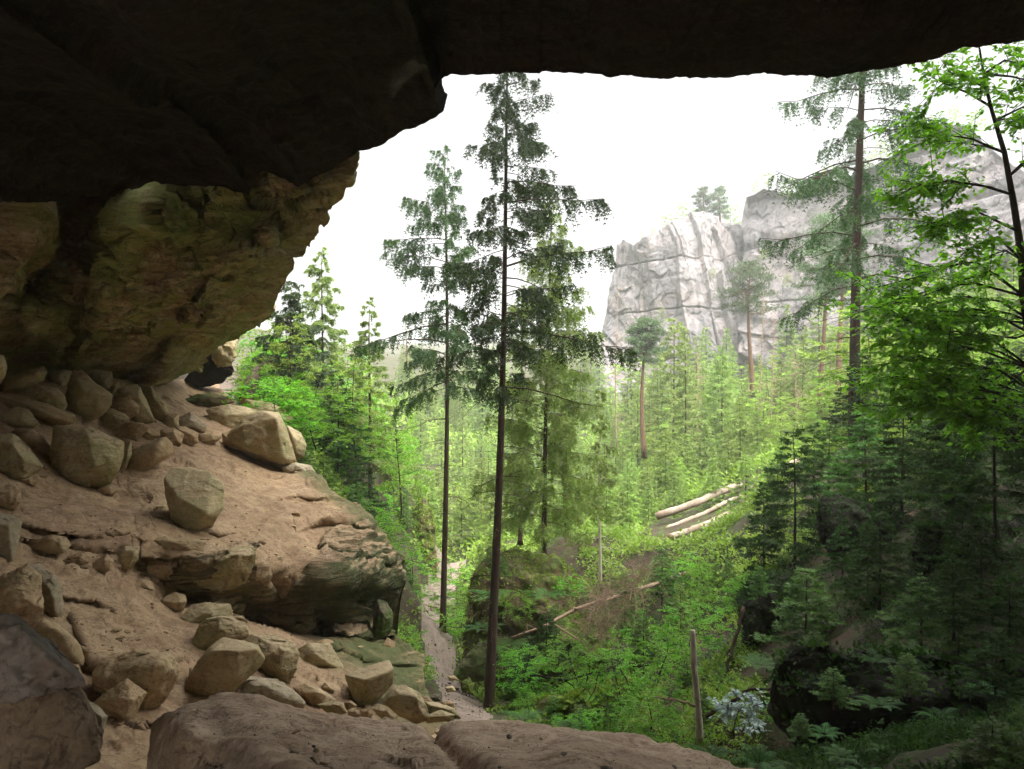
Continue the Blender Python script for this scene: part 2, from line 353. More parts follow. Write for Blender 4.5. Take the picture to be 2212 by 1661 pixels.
# ---- cave floor and outcrop: a surface through measured points
FLOOR = [(-400,760,14),(-400,900,12),(0,840,19),(0,900,17.5),(200,860,21),(200,930,19.5),(330,860,25),(430,850,30),(420,960,22),(480,880,28),(540,930,26),(600,1000,23),(660,1030,21.5),
 (250,1080,16.2),(420,1120,15.6),(50,1100,13.5),(-300,1100,10),(560,1090,18.2),(720,1065,19.8),(800,1135,18.6),(330,1010,18.5),(100,1010,16),
 (290,1190,13.3),(420,1180,14.2),(560,1170,15.6),(690,1180,17),(830,1190,18.2),(300,1250,13.5),(420,1290,14.4),(560,1330,15.5),(700,1360,16.8),(830,1368,18.4),(860,1260,18.3),(420,1225,13.5),(560,1240,14.5),(700,1250,15.4),(820,1250,17.2),
 (180,1250,11.9),(100,1200,12),(60,1300,10.4),(300,1340,11.5),(300,1400,10.4),(250,1550,8.5),(50,1450,8.6),(-300,1400,7),(450,1340,12.8),(600,1390,13.2),(750,1400,14.2),(880,1420,15),
 (700,1480,12),(850,1500,12.4),(650,1540,10.6),(910,1540,11.6),(400,1600,8.5),(200,1661,7.3),(200,1900,5.2),(-300,1700,5),(900,1700,9.2),(900,2000,6.8),(500,1900,6)]
floorY0 = disp_tps(FLOOR)
OUTCROP = [(292,1205),(360,1205),(440,1205),(500,1190),(548,1180),(556,1240),(600,1290),(640,1250),(690,1215),(700,1170),(730,1135),(790,1130),(835,1180),(872,1215),(868,1260),(835,1330),(850,1372),(780,1372),(640,1358),(520,1325),(430,1300),(330,1262),(290,1240)]
APRON = [(700,1395),(800,1372),(860,1376),(925,1418),(925,1500),(960,1560),(840,1560),(820,1470),(740,1430)]
def floorY(u, v):
    Y = floorY0(u, v)
    d = poly_d(u, v, [(430,1308),(520,1330),(640,1364),(780,1378),(850,1380),(800,1392),(640,1376),(520,1345),(440,1322)])
    return Y + 1.3 * sstep(-10, 8, d)                     # the dark slot under the overhang
def crease(u, v, Y, pl, amp, w, side=1):
    "a ledge along a polyline: one side stands proud and falls off over w"
    d, s, t = line_d(u, v, pl); e = np.sin(np.clip(t, 0, 1) * math.pi) ** .4
    sd = s * d * side; return Y - amp * e * sstep(-4, 4, sd) * np.exp(-np.maximum(sd, 0) / w)

vr = np.linspace(822, 1900, 330)
uR = interp_pl(vr, [(822,470),(850,480),(900,545),(960,600),(1005,640),(1020,680),(1060,720),(1090,765),(1130,806),(1180,838),(1215,868),(1260,864),(1330,832),(1372,850),(1400,885),(1420,915),(1490,918),(1530,938),(1560,975),(1661,1000),(1900,1000)])
uR = uR + 4 * vn(np.stack([vr / 17, vr * 0, vr * 0], -1), 3) + 2 * vn(np.stack([vr / 6, vr * 0, vr * 0], -1), 5)
s = np.linspace(0, 1, 380)
U = -450 + (uR[:, None] + 450) * s[None] ** .8; V = np.repeat(vr[:, None], len(s), 1)
Y = floorY(U, V)
for pl, amp, w, sd_ in [([(20,1130),(110,1150),(200,1165),(290,1150)], .45, 45, -1), ([(30,1160),(110,1175),(200,1190),(280,1185)], .3, 25, -1), ([(555,1175),(572,1230),(588,1300),(600,1340)], .45, 60, 1),
        ([(300,1205),(400,1215),(500,1205),(555,1185)], .3, 60, -1), ([(600,1290),(680,1255),(760,1262),(850,1262)], .4, 60, -1), ([(690,1180),(740,1200),(800,1205),(855,1225)], .35, 40, -1),
        ([(640,1150),(700,1130),(760,1135),(800,1150)], .35, 30, -1), ([(560,1090),(640,1075),(700,1085),(720,1075)], .3, 40, -1), ([(470,1010),(530,1025),(590,1018)], .15, 30, -1), ([(390,1130),(470,1160),(540,1150)], .2, 40, -1),
        ([(150,1330),(200,1440),(290,1450),(400,1430)], .4, 40, -1), ([(60,1250),(130,1290),(200,1300),(260,1340)], .25, 30, -1), ([(230,1560),(300,1590),(380,1560)], .2, 30, -1), ([(690,1395),(780,1430),(850,1440),(915,1440)], .35, 50, -1)]:
    Y = crease(U, V, Y, pl, amp, w, sd_)
pts = P(U, V, Y)
N = face_cam(pts, grid_normals(pts))
mo = sstep(-12, 12, poly_d(U, V, OUTCROP))
q = pts
bed = ridgeax(np.stack([q[..., 0] * .45 + q[..., 2] * .5, q[..., 1] * .35, (q[..., 2] + .22 * q[..., 0]) * 3.0], -1), 3, 11)
hb = q[..., 2] + .16 * q[..., 0] + .25 * fbm(q * .5, 3, 14) + .10 * vn(q * 1.6, 15); st = strata(hb, q[..., :2], 2.6, 16); st2 = strata(hb + .3, q[..., :2] * 2.5, 9., 19)
fq = np.stack([q[..., 0], q[..., 1], (q[..., 2] + .16 * q[..., 0]) * 2.2], -1)
dsp = mo * (.07 * st + .05 * st2 + .20 * facets(fq, .42, 61, 1.1) + .06 * facets(fq, 1.8, 62) + .05 * ridgeax(np.stack([q[..., 0] * .8, q[..., 1] * .8, hb * 11], -1), 2, 66) + .08 * bed + .14 * ridged(q * .8, 4, 7) + .035 * ridged(q * 3.5, 3, 8)) + (1 - mo) * (.05 * fbm(q * .8, 5, 21) + .045 * ridged(q * .8, 4, 31) + .03 * np.clip(bed, 0, 1))
lay = vn(np.stack([q[..., 0] * .7, q[..., 1] * .7, q[..., 2] * 5], -1), 77)
dsp = dsp + (1 - mo) * (.05 * sstep(.0, .25, lay) * sstep(1000, 1100, V) + .02 * st * sstep(.0, .5, fbm(q * .6, 3, 23) + .25) + .015 * st2 + .06 * facets(fq, .8, 63) * sstep(-.1, .35, fbm(q * .5, 3, 29)) + .02 * facets(fq, 4., 64))
pts = pts + N * dsp[..., None]; FLP = pts.copy(); FLM = mo.copy(); FLV = V.copy()
moss = np.clip(mo * .9 * sstep(560, 800, U) + mo * .25 + .95 * sstep(-60, 20, poly_d(U, V, APRON)) + .8 * sstep(-25, 5, poly_d(U, V, [(600,990),(700,1010),(800,1100),(830,1150),(760,1110),(690,1050)])), 0, 1)
# roll the right edge round and down to make it solid
roll = []
for k, (du, dy, dz) in enumerate([(-2, .35, -.12), (-8, .8, -.5), (-25, 1.6, -1.6), (-60, 3., -5), (-60, 4., -10)]):
    e = pts[:, -1].copy(); e[:, 0] *= (e[:, 1] + dy) / e[:, 1]; e[:, 0] += du / F * e[:, 1]; e[:, 1] += dy; e[:, 2] += dz; roll.append(e + .12 * fbm(e * 1.5, 3, 40 + k)[:, None])
allp = np.concatenate([pts, np.stack(roll, 1)], 1); n, m = allp.shape[:2]
fc = grid_faces(n, m)[:, ::-1]
uu = np.concatenate([U, np.repeat(U[:, -1:], 5, 1)], 1).ravel(); vv = np.concatenate([V, np.repeat(V[:, -1:], 5, 1)], 1).ravel()
ms_ = np.concatenate([moss, np.repeat(moss[:, -1:], 5, 1)], 1).ravel()
cu = uu[fc].mean(1); cv = vv[fc].mean(1); inside = poly_d(cu, cv, OUTCROP) > 0
def submesh(name, allv, f, mat, at):
    ids, inv = np.unique(f, return_inverse=True); return mesh_obj(name, allv[ids], inv.reshape(f.shape), mat, attr={'moss': at[ids]})
flat = allp.reshape(-1, 3)
structure(submesh('cave_floor', flat, fc[~inside], M['sand'], ms_))
o = submesh('rock_outcrop', flat, fc[inside], M['outcrop'], ms_)
tag(o, 'broad layered sandstone outcrop with a dark undercut below the sandy slope', 'rock outcrop')

# ---- foreground ledge (two worn humps with a sandy crack between)
vtop = [(-250,1900),(60,1850),(220,1780),(296,1700),(308,1640),(322,1575),(345,1548),(400,1528),(445,1510),(500,1501),(600,1515),(700,1545),(800,1556),(880,1562),(912,1572),(928,1580),(942,1576),(955,1564),(1000,1555),(1060,1560),(1150,1569),(1250,1578),(1370,1590),(1410,1602),(1450,1618),(1540,1638),(1640,1668),(1750,1705),(1900,1760),(2400,1900)]
vtx = np.array(vtop, float); vtx = vtx[np.argsort(vtx[:, 0], kind='stable')]
us = np.concatenate([np.linspace(-250, 290, 60), np.linspace(292, 1700, 480), np.linspace(1705, 2400, 40)])
vt = np.interp(us, vtx[:, 0], vtx[:, 1]) + 2.2 * vn(np.stack([us / 23, us * 0, us * 0], -1), 9) + 1.0 * vn(np.stack([us / 7, us * 0, us * 0], -1), 8)
LEDGE = [(300,1660,5.0),(322,1600,5.2),(425,1640,4.25),(440,1560,4.7),(360,1700,4.3),(500,1501,5.4),(700,1545,5.4),(900,1570,5.3),(950,1562,5.4),(1150,1569,5.5),(1400,1600,5.1),(1600,1655,4.4),(1900,1760,3.6),
 (400,1600,4.25),(600,1620,4.1),(900,1640,4.1),(1100,1650,4.0),(1300,1650,4.1),(600,1750,3.3),(1100,1750,3.25),(320,1800,4.1),(1500,1750,3.5),(0,1900,4.4),(-250,1900,4.4),
 (600,2100,2.25),(1100,2100,2.2),(0,2100,2.3),(1700,2100,2.3),(2300,2100,2.3),(600,3000,1.25),(1500,3000,1.25),(-250,3000,1.25),(2400,3000,1.3),(600,5200,.62),(1500,5200,.62),(-250,5200,.62),(2400,5200,.62)]
ledgeY = disp_tps(LEDGE, 400)
tt = np.concatenate([np.linspace(0, 1, 120) ** 1.25 * 300, np.geomspace(306, 3400, 70)])
U = np.repeat(us[None], len(tt), 0); V = vt[None] + tt[:, None]; Y = ledgeY(U, V)
d, sgn, tpar = line_d(U, V, [(925,1560),(945,1590),(985,1625),(1030,1668),(1090,1760),(1150,2100)])
Y = Y + .12 * np.exp(-(d / (12 + tpar * 20)) ** 2)                                   # crack
pts = P(U, V, Y); pts[..., 2] -= .08 * np.exp(-(d / (14 + tpar * 16)) ** 2)
d2 = poly_d(U, V, [(300,1700),(318,1560),(345,1560),(400,1590),(430,1640),(420,1760),(300,1800)]); pts[..., 1] += .08 * sstep(-60, 40, d2)
for (a, b, r, am) in [(340,1690,60,-.22),(560,1640,60,.05),(760,1610,70,.06),(470,1570,40,-.06),(470,1640,35,-.07),(1230,1640,70,.05),(640,1680,60,.05),(1150,1600,40,.04),(860,1640,50,-.04)]:
    pts[..., 2] += am * np.exp(-(((U - a) / r) ** 2 + ((V - b) / (r * .5)) ** 2))
N = grid_normals(pts); N *= np.sign(N[..., 2:3] + 1e-9)
q = pts; dsp = .04 * fbm(q * 2.2, 5, 51) + .02 * facets(q, 3., 55) * sstep(-.1, .3, fbm(q * 1.2, 2, 56)) + .02 * ridged(q * np.array([2, 5, 5]), 4, 52) + .008 * fbm(q * 14, 3, 53)
pts = pts + N * dsp[..., None]; LDP = pts.copy()
roll = []
for k, (dy, dz) in enumerate([(4., -9), (2.2, -4), (1.1, -1.6), (.6, -.6), (.28, -.18), (.1, -.04)]):
    e = pts[0].copy(); e[:, 1] += dy; e[:, 2] += dz; roll.append(e + .08 * min(1, dy) * fbm(e * 2, 3, 60 + k)[:, None])
allp = np.concatenate([np.stack(roll, 0), pts], 0); n, m = allp.shape[:2]
structure(mesh_obj('rock_ledge', allp.reshape(-1, 3), grid_faces(n, m)[:, ::-1], M['ledge'], attr={'moss': np.zeros(n * m)}))

# ---- cave wall on the left: an overhanging face that leans out over the slope
WALL = [(-500,300,11),(-500,600,11),(-500,850,11),(0,420,14.2),(0,600,15),(0,790,21),(150,500,16.5),(150,700,20),(200,830,25),(330,400,17.4),(330,560,19.4),(330,700,23),(350,815,28),(300,220,17),
 (550,400,17.4),(550,540,19.5),(480,640,22.5),(450,740,27),(640,390,17),(640,500,18.5),(620,600,22),(770,345,15.7),(740,425,16.8),(710,480,18.2),(660,570,21),(600,650,24),(590,682,25.5),(515,718,28),(430,770,29),(700,200,15.5)]
wallY0 = disp_tps(WALL)
vr = np.linspace(230, 833, 260)
uR = interp_pl(vr, [(230,772),(352,774),(380,768),(400,748),(430,738),(455,716),(474,706),(492,712),(520,690),(570,662),(592,640),(610,632),(650,602),(668,590),(684,592),(700,560),(716,520),(735,470),(752,455),(770,430),(795,385),(815,345),(826,290),(833,230)])
uR = uR + 4 * vn(np.stack([vr / 15, vr * 0, vr * 0], -1), 13) + 2 * vn(np.stack([vr / 5, vr * 0, vr * 0], -1), 15)
s = np.linspace(0, 1, 340); U = -500 + (uR[:, None] + 500) * s[None] ** .75; V = np.repeat(vr[:, None], len(s), 1)
Y = wallY0(U, V)
for pl, amp, w, sd_ in [([(345,400),(300,470),(230,560),(205,610),(200,660)], 1.5, 110, -1), ([(600,500),(545,540),(480,560),(410,600),(330,640),(270,680),(180,700)], .9, 60, 1),
        ([(760,390),(680,410),(640,415),(560,408),(520,420)], .7, 60, 1), ([(640,540),(590,560),(530,545),(480,560)], .5, 30, 1), ([(560,650),(480,665),(400,655),(330,680),(230,690)], .7, 45, 1),
        ([(560,700),(470,700),(400,695),(330,715),(250,700)], .6, 40, 1), ([(100,640),(60,650),(0,645),(-60,640)], .9, 60, -1), ([(200,700),(175,740),(150,780),(130,820)], .5, 40, -1),
        ([(470,740),(420,760),(350,800),(300,830)], .5, 30, 1), ([(380,720),(340,770),(290,800)], .6, 40, -1), ([(330,520),(350,500),(420,520),(500,500),(560,450)], .35, 50, -1), ([(110,600),(105,640),(60,700),(50,760)], .6, 50, -1)]:
    Y = crease(U, V, Y, pl, amp, w, sd_)
WC = [[(1070,870),(1250,870),(1350,800),(1480,765),(1560,795),(1700,760)],[(690,1090),(850,1010),(1000,950),(1180,880)],[(340,930),(480,945),(560,960),(600,1000),(700,990)],[(300,1440),(380,1350),(470,1230)],[(530,1190),(700,1210),(900,1250)],
      [(1180,1190),(1330,1210),(1500,1180)],[(1500,430),(1640,465),(1750,430),(1850,385)],[(150,1050),(140,1200)],[(1230,880),(1190,980),(1120,1080),(1180,1110),(1170,1200)],[(1000,1280),(960,1400),(860,1480),(700,1530)],[(620,960),(560,1100),(460,1190)],[(1560,560),(1560,700),(1440,710)],[(960,400),(960,520),(1000,640),(1060,700)]]
for i_, pl in enumerate(WC):
    pl = np.array(pl) * .3662 + (0, 270); d_, s_, t_ = line_d(U, V, pl); e_ = np.sin(np.clip(t_, 0, 1) * math.pi) ** .35
    Y = Y - (1.0 if i_ % 3 else 1.6) * e_ * sstep(-3, 4, -s_ * d_) * np.exp(-np.maximum(-s_ * d_, 0) / 50) + .45 * e_ * np.exp(-(d_ / 2.6) ** 2)
Y = Y + 2.4 * sstep(-45, 60, poly_d(U, V, [(-20,330),(330,395),(210,600),(120,640),(-20,640),(-20,545),(60,500),(70,420)]))     # dark recess left of the arete
pts = P(U, V, Y); N = face_cam(pts, grid_normals(pts)); q = pts
dr = np.stack([q[..., 0] * .25 - q[..., 2] * .15, q[..., 1] * .25, (q[..., 2] - .35 * q[..., 0]) * 1.5], -1)
hb = q[..., 2] * .8 - .45 * q[..., 0] + .5 * fbm(q * .25, 3, 84); st = strata(hb, q[..., :2] * .5, .8, 85, .5); st2 = strata(hb, q[..., :2], 3.1, 86, .5)
fq = np.stack([q[..., 0] * .5, q[..., 1] * .4, (q[..., 2] - .45 * q[..., 0]) * 1.0], -1)
dsp = .16 * st + .07 * st2 * sstep(-.1, .4, fbm(q * .4, 2, 88)) + .42 * facets(fq, .34, 91, 1.3) + .12 * facets(fq, 1.1, 92) + .08 * facets(fq, 3.4, 93) + .10 * ridged(q * .55, 4, 82) + .04 * ridged(q * 2., 3, 83)
pts = pts + N * dsp[..., None]; pts[..., 2] = np.maximum(pts[..., 2], -.2)
roll = []
for k, (du, dy, dz) in enumerate([(-3, .5, .15), (-10, 1.3, .6), (-25, 3, 1.5), (-60, 7, 3.), (-140, 14, 8.)]):
    e = pts[:, -1].copy(); e[:, 0] *= (e[:, 1] + dy) / e[:, 1]; e[:, 0] += du / F * e[:, 1] - (.6 * k if k > 1 else 0); e[:, 1] += dy; e[:, 2] += dz; roll.append(e + .15 * fbm(e, 3, 90 + k)[:, None])
allp = np.concatenate([pts, np.stack(roll, 1)], 1)
bot = []                                                     # the underside runs back into the dark
for dy, dz in ((.5, .1), (1.5, .3), (4, .5), (9, .5), (14, .2)):
    e = allp[-1].copy(); e[:, 0] *= (e[:, 1] + dy) / e[:, 1]; e[:, 1] += dy; e[:, 2] += dz; bot.append(e)
allp = np.concatenate([allp, np.stack(bot, 0)], 0); n, m = allp.shape[:2]
pv = np.concatenate([U, np.repeat(U[:, -1:], 5, 1)], 1); pw = np.concatenate([V, np.repeat(V[:, -1:], 5, 1)], 1)
mo = .9 * sstep(-30, 15, poly_d(pv, pw, [(330,400),(560,410),(560,470),(500,520),(400,560),(330,500),(230,620),(200,600),(300,450)])) + .5 * sstep(-30, 15, poly_d(pv, pw, [(110,650),(190,640),(200,760),(140,790),(90,720)])) + .45 * sstep(-40, 40, poly_d(pv, pw, [(560,420),(760,380),(660,560),(560,640),(460,640)]))
mo = np.concatenate([np.clip(mo, 0, 1), np.zeros((5, m))], 0)
structure(mesh_obj('cave_wall', allp.reshape(-1, 3), grid_faces(n, m)[:, ::-1], M['wall'], attr={'moss': mo.ravel()}))

# ---- cave roof: outer face, lip, soffit over the camera, back wall; one skin
LIP = [(-900,560,9,.0),(-500,520,10,0),(-250,470,12,0),(0,436,13.2,0),(130,440,14.5,0),(250,415,15.5,0),(335,396,16,0),(400,404,16,0),(450,402,16,0),(500,410,15.8,0),(540,418,15.6,0),(553,385,15.5,0),(566,370,15.4,0),(610,385,15,0),(645,404,14.6,0),(700,372,14.3,0),(768,338,14.0,0),(772,330,13.7,0),(830,313,13,0),
 (850,300,12.7,0),(870,284,12.4,0),(905,270,12,0),(935,262,11.6,0),(956,248,11.2,0),(953,232,11,0),(925,222,10.8,0),(926,204,10.6,0),(945,190,10.4,0),(960,172,10,0),(990,163,9.8,0),(1040,160,9.5,0),(1100,161,9.3,0),(1180,158,9.2,0),(1230,162,9.1,0),(1300,163,9,0),(1380,166,9,0),(1440,172,8.9,0),(1500,168,8.9,0),
 (1560,166,8.8,0),(1640,160,8.8,0),(1720,163,8.7,0),(1790,166,8.6,0),(1850,157,8.6,0),(1930,148,8.5,0),(2010,130,8.4,0),(2080,108,8.3,0),(2150,96,8.2,0),(2212,90,8.2,0),(2500,60,8,0),(3200,30,7.6,0),(5200,-250,7.2,0)]
L = np.array(LIP); al = np.concatenate([[0], np.cumsum(np.hypot(np.diff(L[:, 0]), np.diff(L[:, 1])))])
a2 = np.linspace(0, al[-1], 900); lu = np.interp(a2, al, L[:, 0]); lv = np.interp(a2, al, L[:, 1]); ly = np.interp(a2, al, L[:, 2])
lv = lv + 3.5 * vn(np.stack([a2 / 31, a2 * 0, a2 * 0], -1), 71) + 2 * vn(np.stack([a2 / 9, a2 * 0, a2 * 0], -1), 72)
B = P(lu, lv, ly)
rows = []
for up, outw in ((30, 5.), (12, 2.5), (4, 1.1), (1.6, .55), (.6, .3), (.2, .12)):      # outer face above the lip
    e = B.copy(); e[:, 2] += up; e[:, 1] += outw; rows.append(e)
rows.insert(0, np.stack([B[:, 0] * 1.0, B[:, 1] * 0 - 6, B[:, 2] * 0 + 33], -1))
tb = np.concatenate([np.linspace(0, 1, 130) ** 1.5]) ; nsof = len(tb)
far = np.stack([B[:, 0] * .85, np.full(len(B), -4.5), np.full(len(B), 2.6)], -1)
for t in tb:
    e = B * (1 - t) + far * t
    e[:, 2] += .35 * math.sin(min(1, t * 2.5) * math.pi / 2) * (1 - t) + np.interp(a2, al, np.where(L[:, 0] < 800, .5, .1)) * math.sin(min(1, t * 4) * math.pi) * .8
    rows.append(e)
bw = far.copy(); bw[:, 2] = 30; bw[:, 1] = -7; rows.append((far + bw) / 2); rows.append(bw)
A = np.stack(rows, 0); N = grid_normals(A); q = A
dsp = .10 * ridgeax(np.stack([q[..., 0] * .35, q[..., 1] * .6, q[..., 2] * 3], -1), 4, 101) + .16 * ridged(q * .6, 5, 102) + .05 * ridged(q * 2.3, 3, 103)
wgt = np.ones(A.shape[:2]); wgt[7] = .12; wgt[8:16] = np.linspace(.2, 1, 8)[:, None]; wgt[6] = .3; wgt[0] = 0
A = A + N * (dsp * wgt)[..., None]
n, m = A.shape[:2]
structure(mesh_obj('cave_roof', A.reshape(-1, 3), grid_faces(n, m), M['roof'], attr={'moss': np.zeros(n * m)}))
# left side closing wall of the cave, outside the frame
v_ = np.array([(-9,-8,-7),(-9,-8,6),(-9,6,6),(-9,6,-7),(-14,12,6),(-14,12,-7),(-24,22,7),(-24,22,-7),(-34,32,9),(-34,32,-7)], float)
f_ = np.array([(0,1,2,3),(3,2,4,5),(5,4,6,7),(7,6,8,9)])
structure(mesh_obj('unseen_side_wall', v_, f_, M['roof'], attr={'moss': np.zeros(10)}))
v_ = np.array([(4.2,-8,-5),(4.2,-8,32),(4.5,2.0,-5),(4.5,2.0,40),(9,3.6,-5),(9,3.6,45),(18,5.5,-5),(18,5.5,45),(45,10,-5),(45,10,45)], float)  # unseen wall added at the right to keep light off the bank
structure(mesh_obj('unseen_side_wall', v_, np.array([(0,2,3,1),(2,4,5,3),(4,6,7,5),(6,8,9,7)]), M['roof'], attr={'moss': np.zeros(10)}))

# ---------------------------------------------------------------- boulders
FR = {1: (0, 1300, 1400/2212), 2: (0, 2200, 1200/2212), 3: (900, 2200, 1200/2212), 0: None, 9: (2800, 1600, 1296/1458), 8: (1500, 2000, 1600/2212)}
def fr(k, pts):
    a = np.array(pts, float)
    if FR[k] is None: return a
    x0, y0, s = FR[k]; return np.stack([(x0 + a[:, 0] * s) / 1.8517, (y0 + a[:, 1] * s) / 1.8517], -1)
_ico = {}
def ico(n):
    if n not in _ico:
        bm = bmesh.new(); bmesh.ops.create_icosphere(bm, subdivisions=n, radius=1)
        _ico[n] = (np.array([v.co[:] for v in bm.verts]), np.array([[v.index for v in f.verts] for f in bm.faces])); bm.free()
    return _ico[n]
def hull_planes(p):
    bm = bmesh.new()
    for x in p: bm.verts.new(x)
    bmesh.ops.convex_hull(bm, input=bm.verts); bm.normal_update()
    n = np.array([f.normal[:] for f in bm.faces]); d = np.array([f.normal.dot(f.verts[0].co) for f in bm.faces]); bm.free()
    k = (d > 1e-4); return n[k], d[k]
def boulder(name, k, outline, label, mat='boulder', Y=None, thick=.8, seed=0, cat='boulder', group=None, rough=1., soft=120, seat=False, front=None, tilt=.7):
    rng = np.random.default_rng(seed + 17); o = fr(k, outline); o = o.mean(0) + (o - o.mean(0)) * 1.05
    c = o.mean(0); uc = (o[:, 0].min() + o[:, 0].max()) / 2; vb = o[:, 1].max(); hgt = vb - o[:, 1].min()
    if Y is None: Y = float(floorY(np.array(uc), np.array(vb - .12 * hgt)))
    if seat: Y -= .42 * thick * math.sqrt(np.ptp(o[:, 0]) * hgt) / 2 / F * Y
    R = math.sqrt(np.ptp(o[:, 0]) * hgt) / 2 / F * Y; T = R * thick
    pts = [P(o[:, 0], o[:, 1], Y + T * (.3 + tilt * (.5 - (o[:, 1] - o[:, 1].min()) / hgt)) + rng.uniform(-.35, .35, len(o)) * T)]
    no = len(o); kf = 3 if seed % 3 else 4; st0 = rng.integers(0, no)          # few ridge points in front: big flat faces
    if front is not None:
        kf = 0; fo = fr(k, [x[:2] for x in front]); pts.append(P(fo[:, 0], fo[:, 1], Y + T * np.array([x[2] for x in front])))
    for m_ in range(kf):
        e_ = o[(st0 + int(m_ * no / kf)) % no]; q_ = c + (e_ - c) * rng.uniform(.3, .68); tv = (q_[1] - o[:, 1].min()) / hgt
        pts.append(P(q_[0], q_[1], Y - T * rng.uniform(.3, .55) * (.6 + .7 * tv))[None])
    r_ = c + (o - c) * .8; pts.append(P(r_[:, 0], r_[:, 1], np.full(len(r_), Y + T * 1.3)))
    p = np.concatenate(pts); ctr = p.mean(0); ext = np.maximum(np.ptp(p, axis=0) / 2, 1e-3)
    n, d = hull_planes((p - ctr) / ext)
    px = R / Y * F
    dirs, fcs = ico(6 if px > 55 else 5 if px > 14 else 4)
    cosv = dirs @ n.T; t = np.where(cosv > .02, d / np.maximum(cosv, .02), 9.)
    kk = soft; r = -np.log(np.exp(-kk * np.minimum(t, 4)).sum(1)) / kk; r = np.maximum(r, .2)
    v = dirs * r[:, None] * ext + ctr
    nn = dirs / ext; nn /= np.linalg.norm(nn, axis=1)[:, None]; sc = 1 / max(R, .02)
    am = R * rough
    fc_ = facets(v * sc * 1.2 + seed, 1., seed + 40) * .04 + facets(v * sc * 3.5 + seed, 1., seed + 50) * .025
    v = v + nn * (am * fc_)[:, None]
    v = v + nn * (am * (.035 * ridged(v * sc * 2.2 + seed, 4, seed, .6) + .022 * ridgeax(np.stack([v[:, 0] * sc, v[:, 1] * sc, (v[:, 2] + .3 * v[:, 0]) * sc * 4], -1), 3, seed + 5) + .012 * fbm(v * sc * 7, 4, seed + 9)))[:, None]
    pu = CX + v[:, 0] / v[:, 1] * F; pv = CY - v[:, 2] / v[:, 1] * F          # seat the finished rock at its measured size
    pu = (pu - pu.min()) / np.ptp(pu) * np.ptp(o[:, 0]) + o[:, 0].min(); pv = (pv - pv.min()) / np.ptp(pv) * hgt + o[:, 1].min()
    v = P(pu, pv, v[:, 1])
    ob = mesh_obj(name, v, fcs, M[mat]); recentre(ob); tag(ob, label, cat, group); return ob

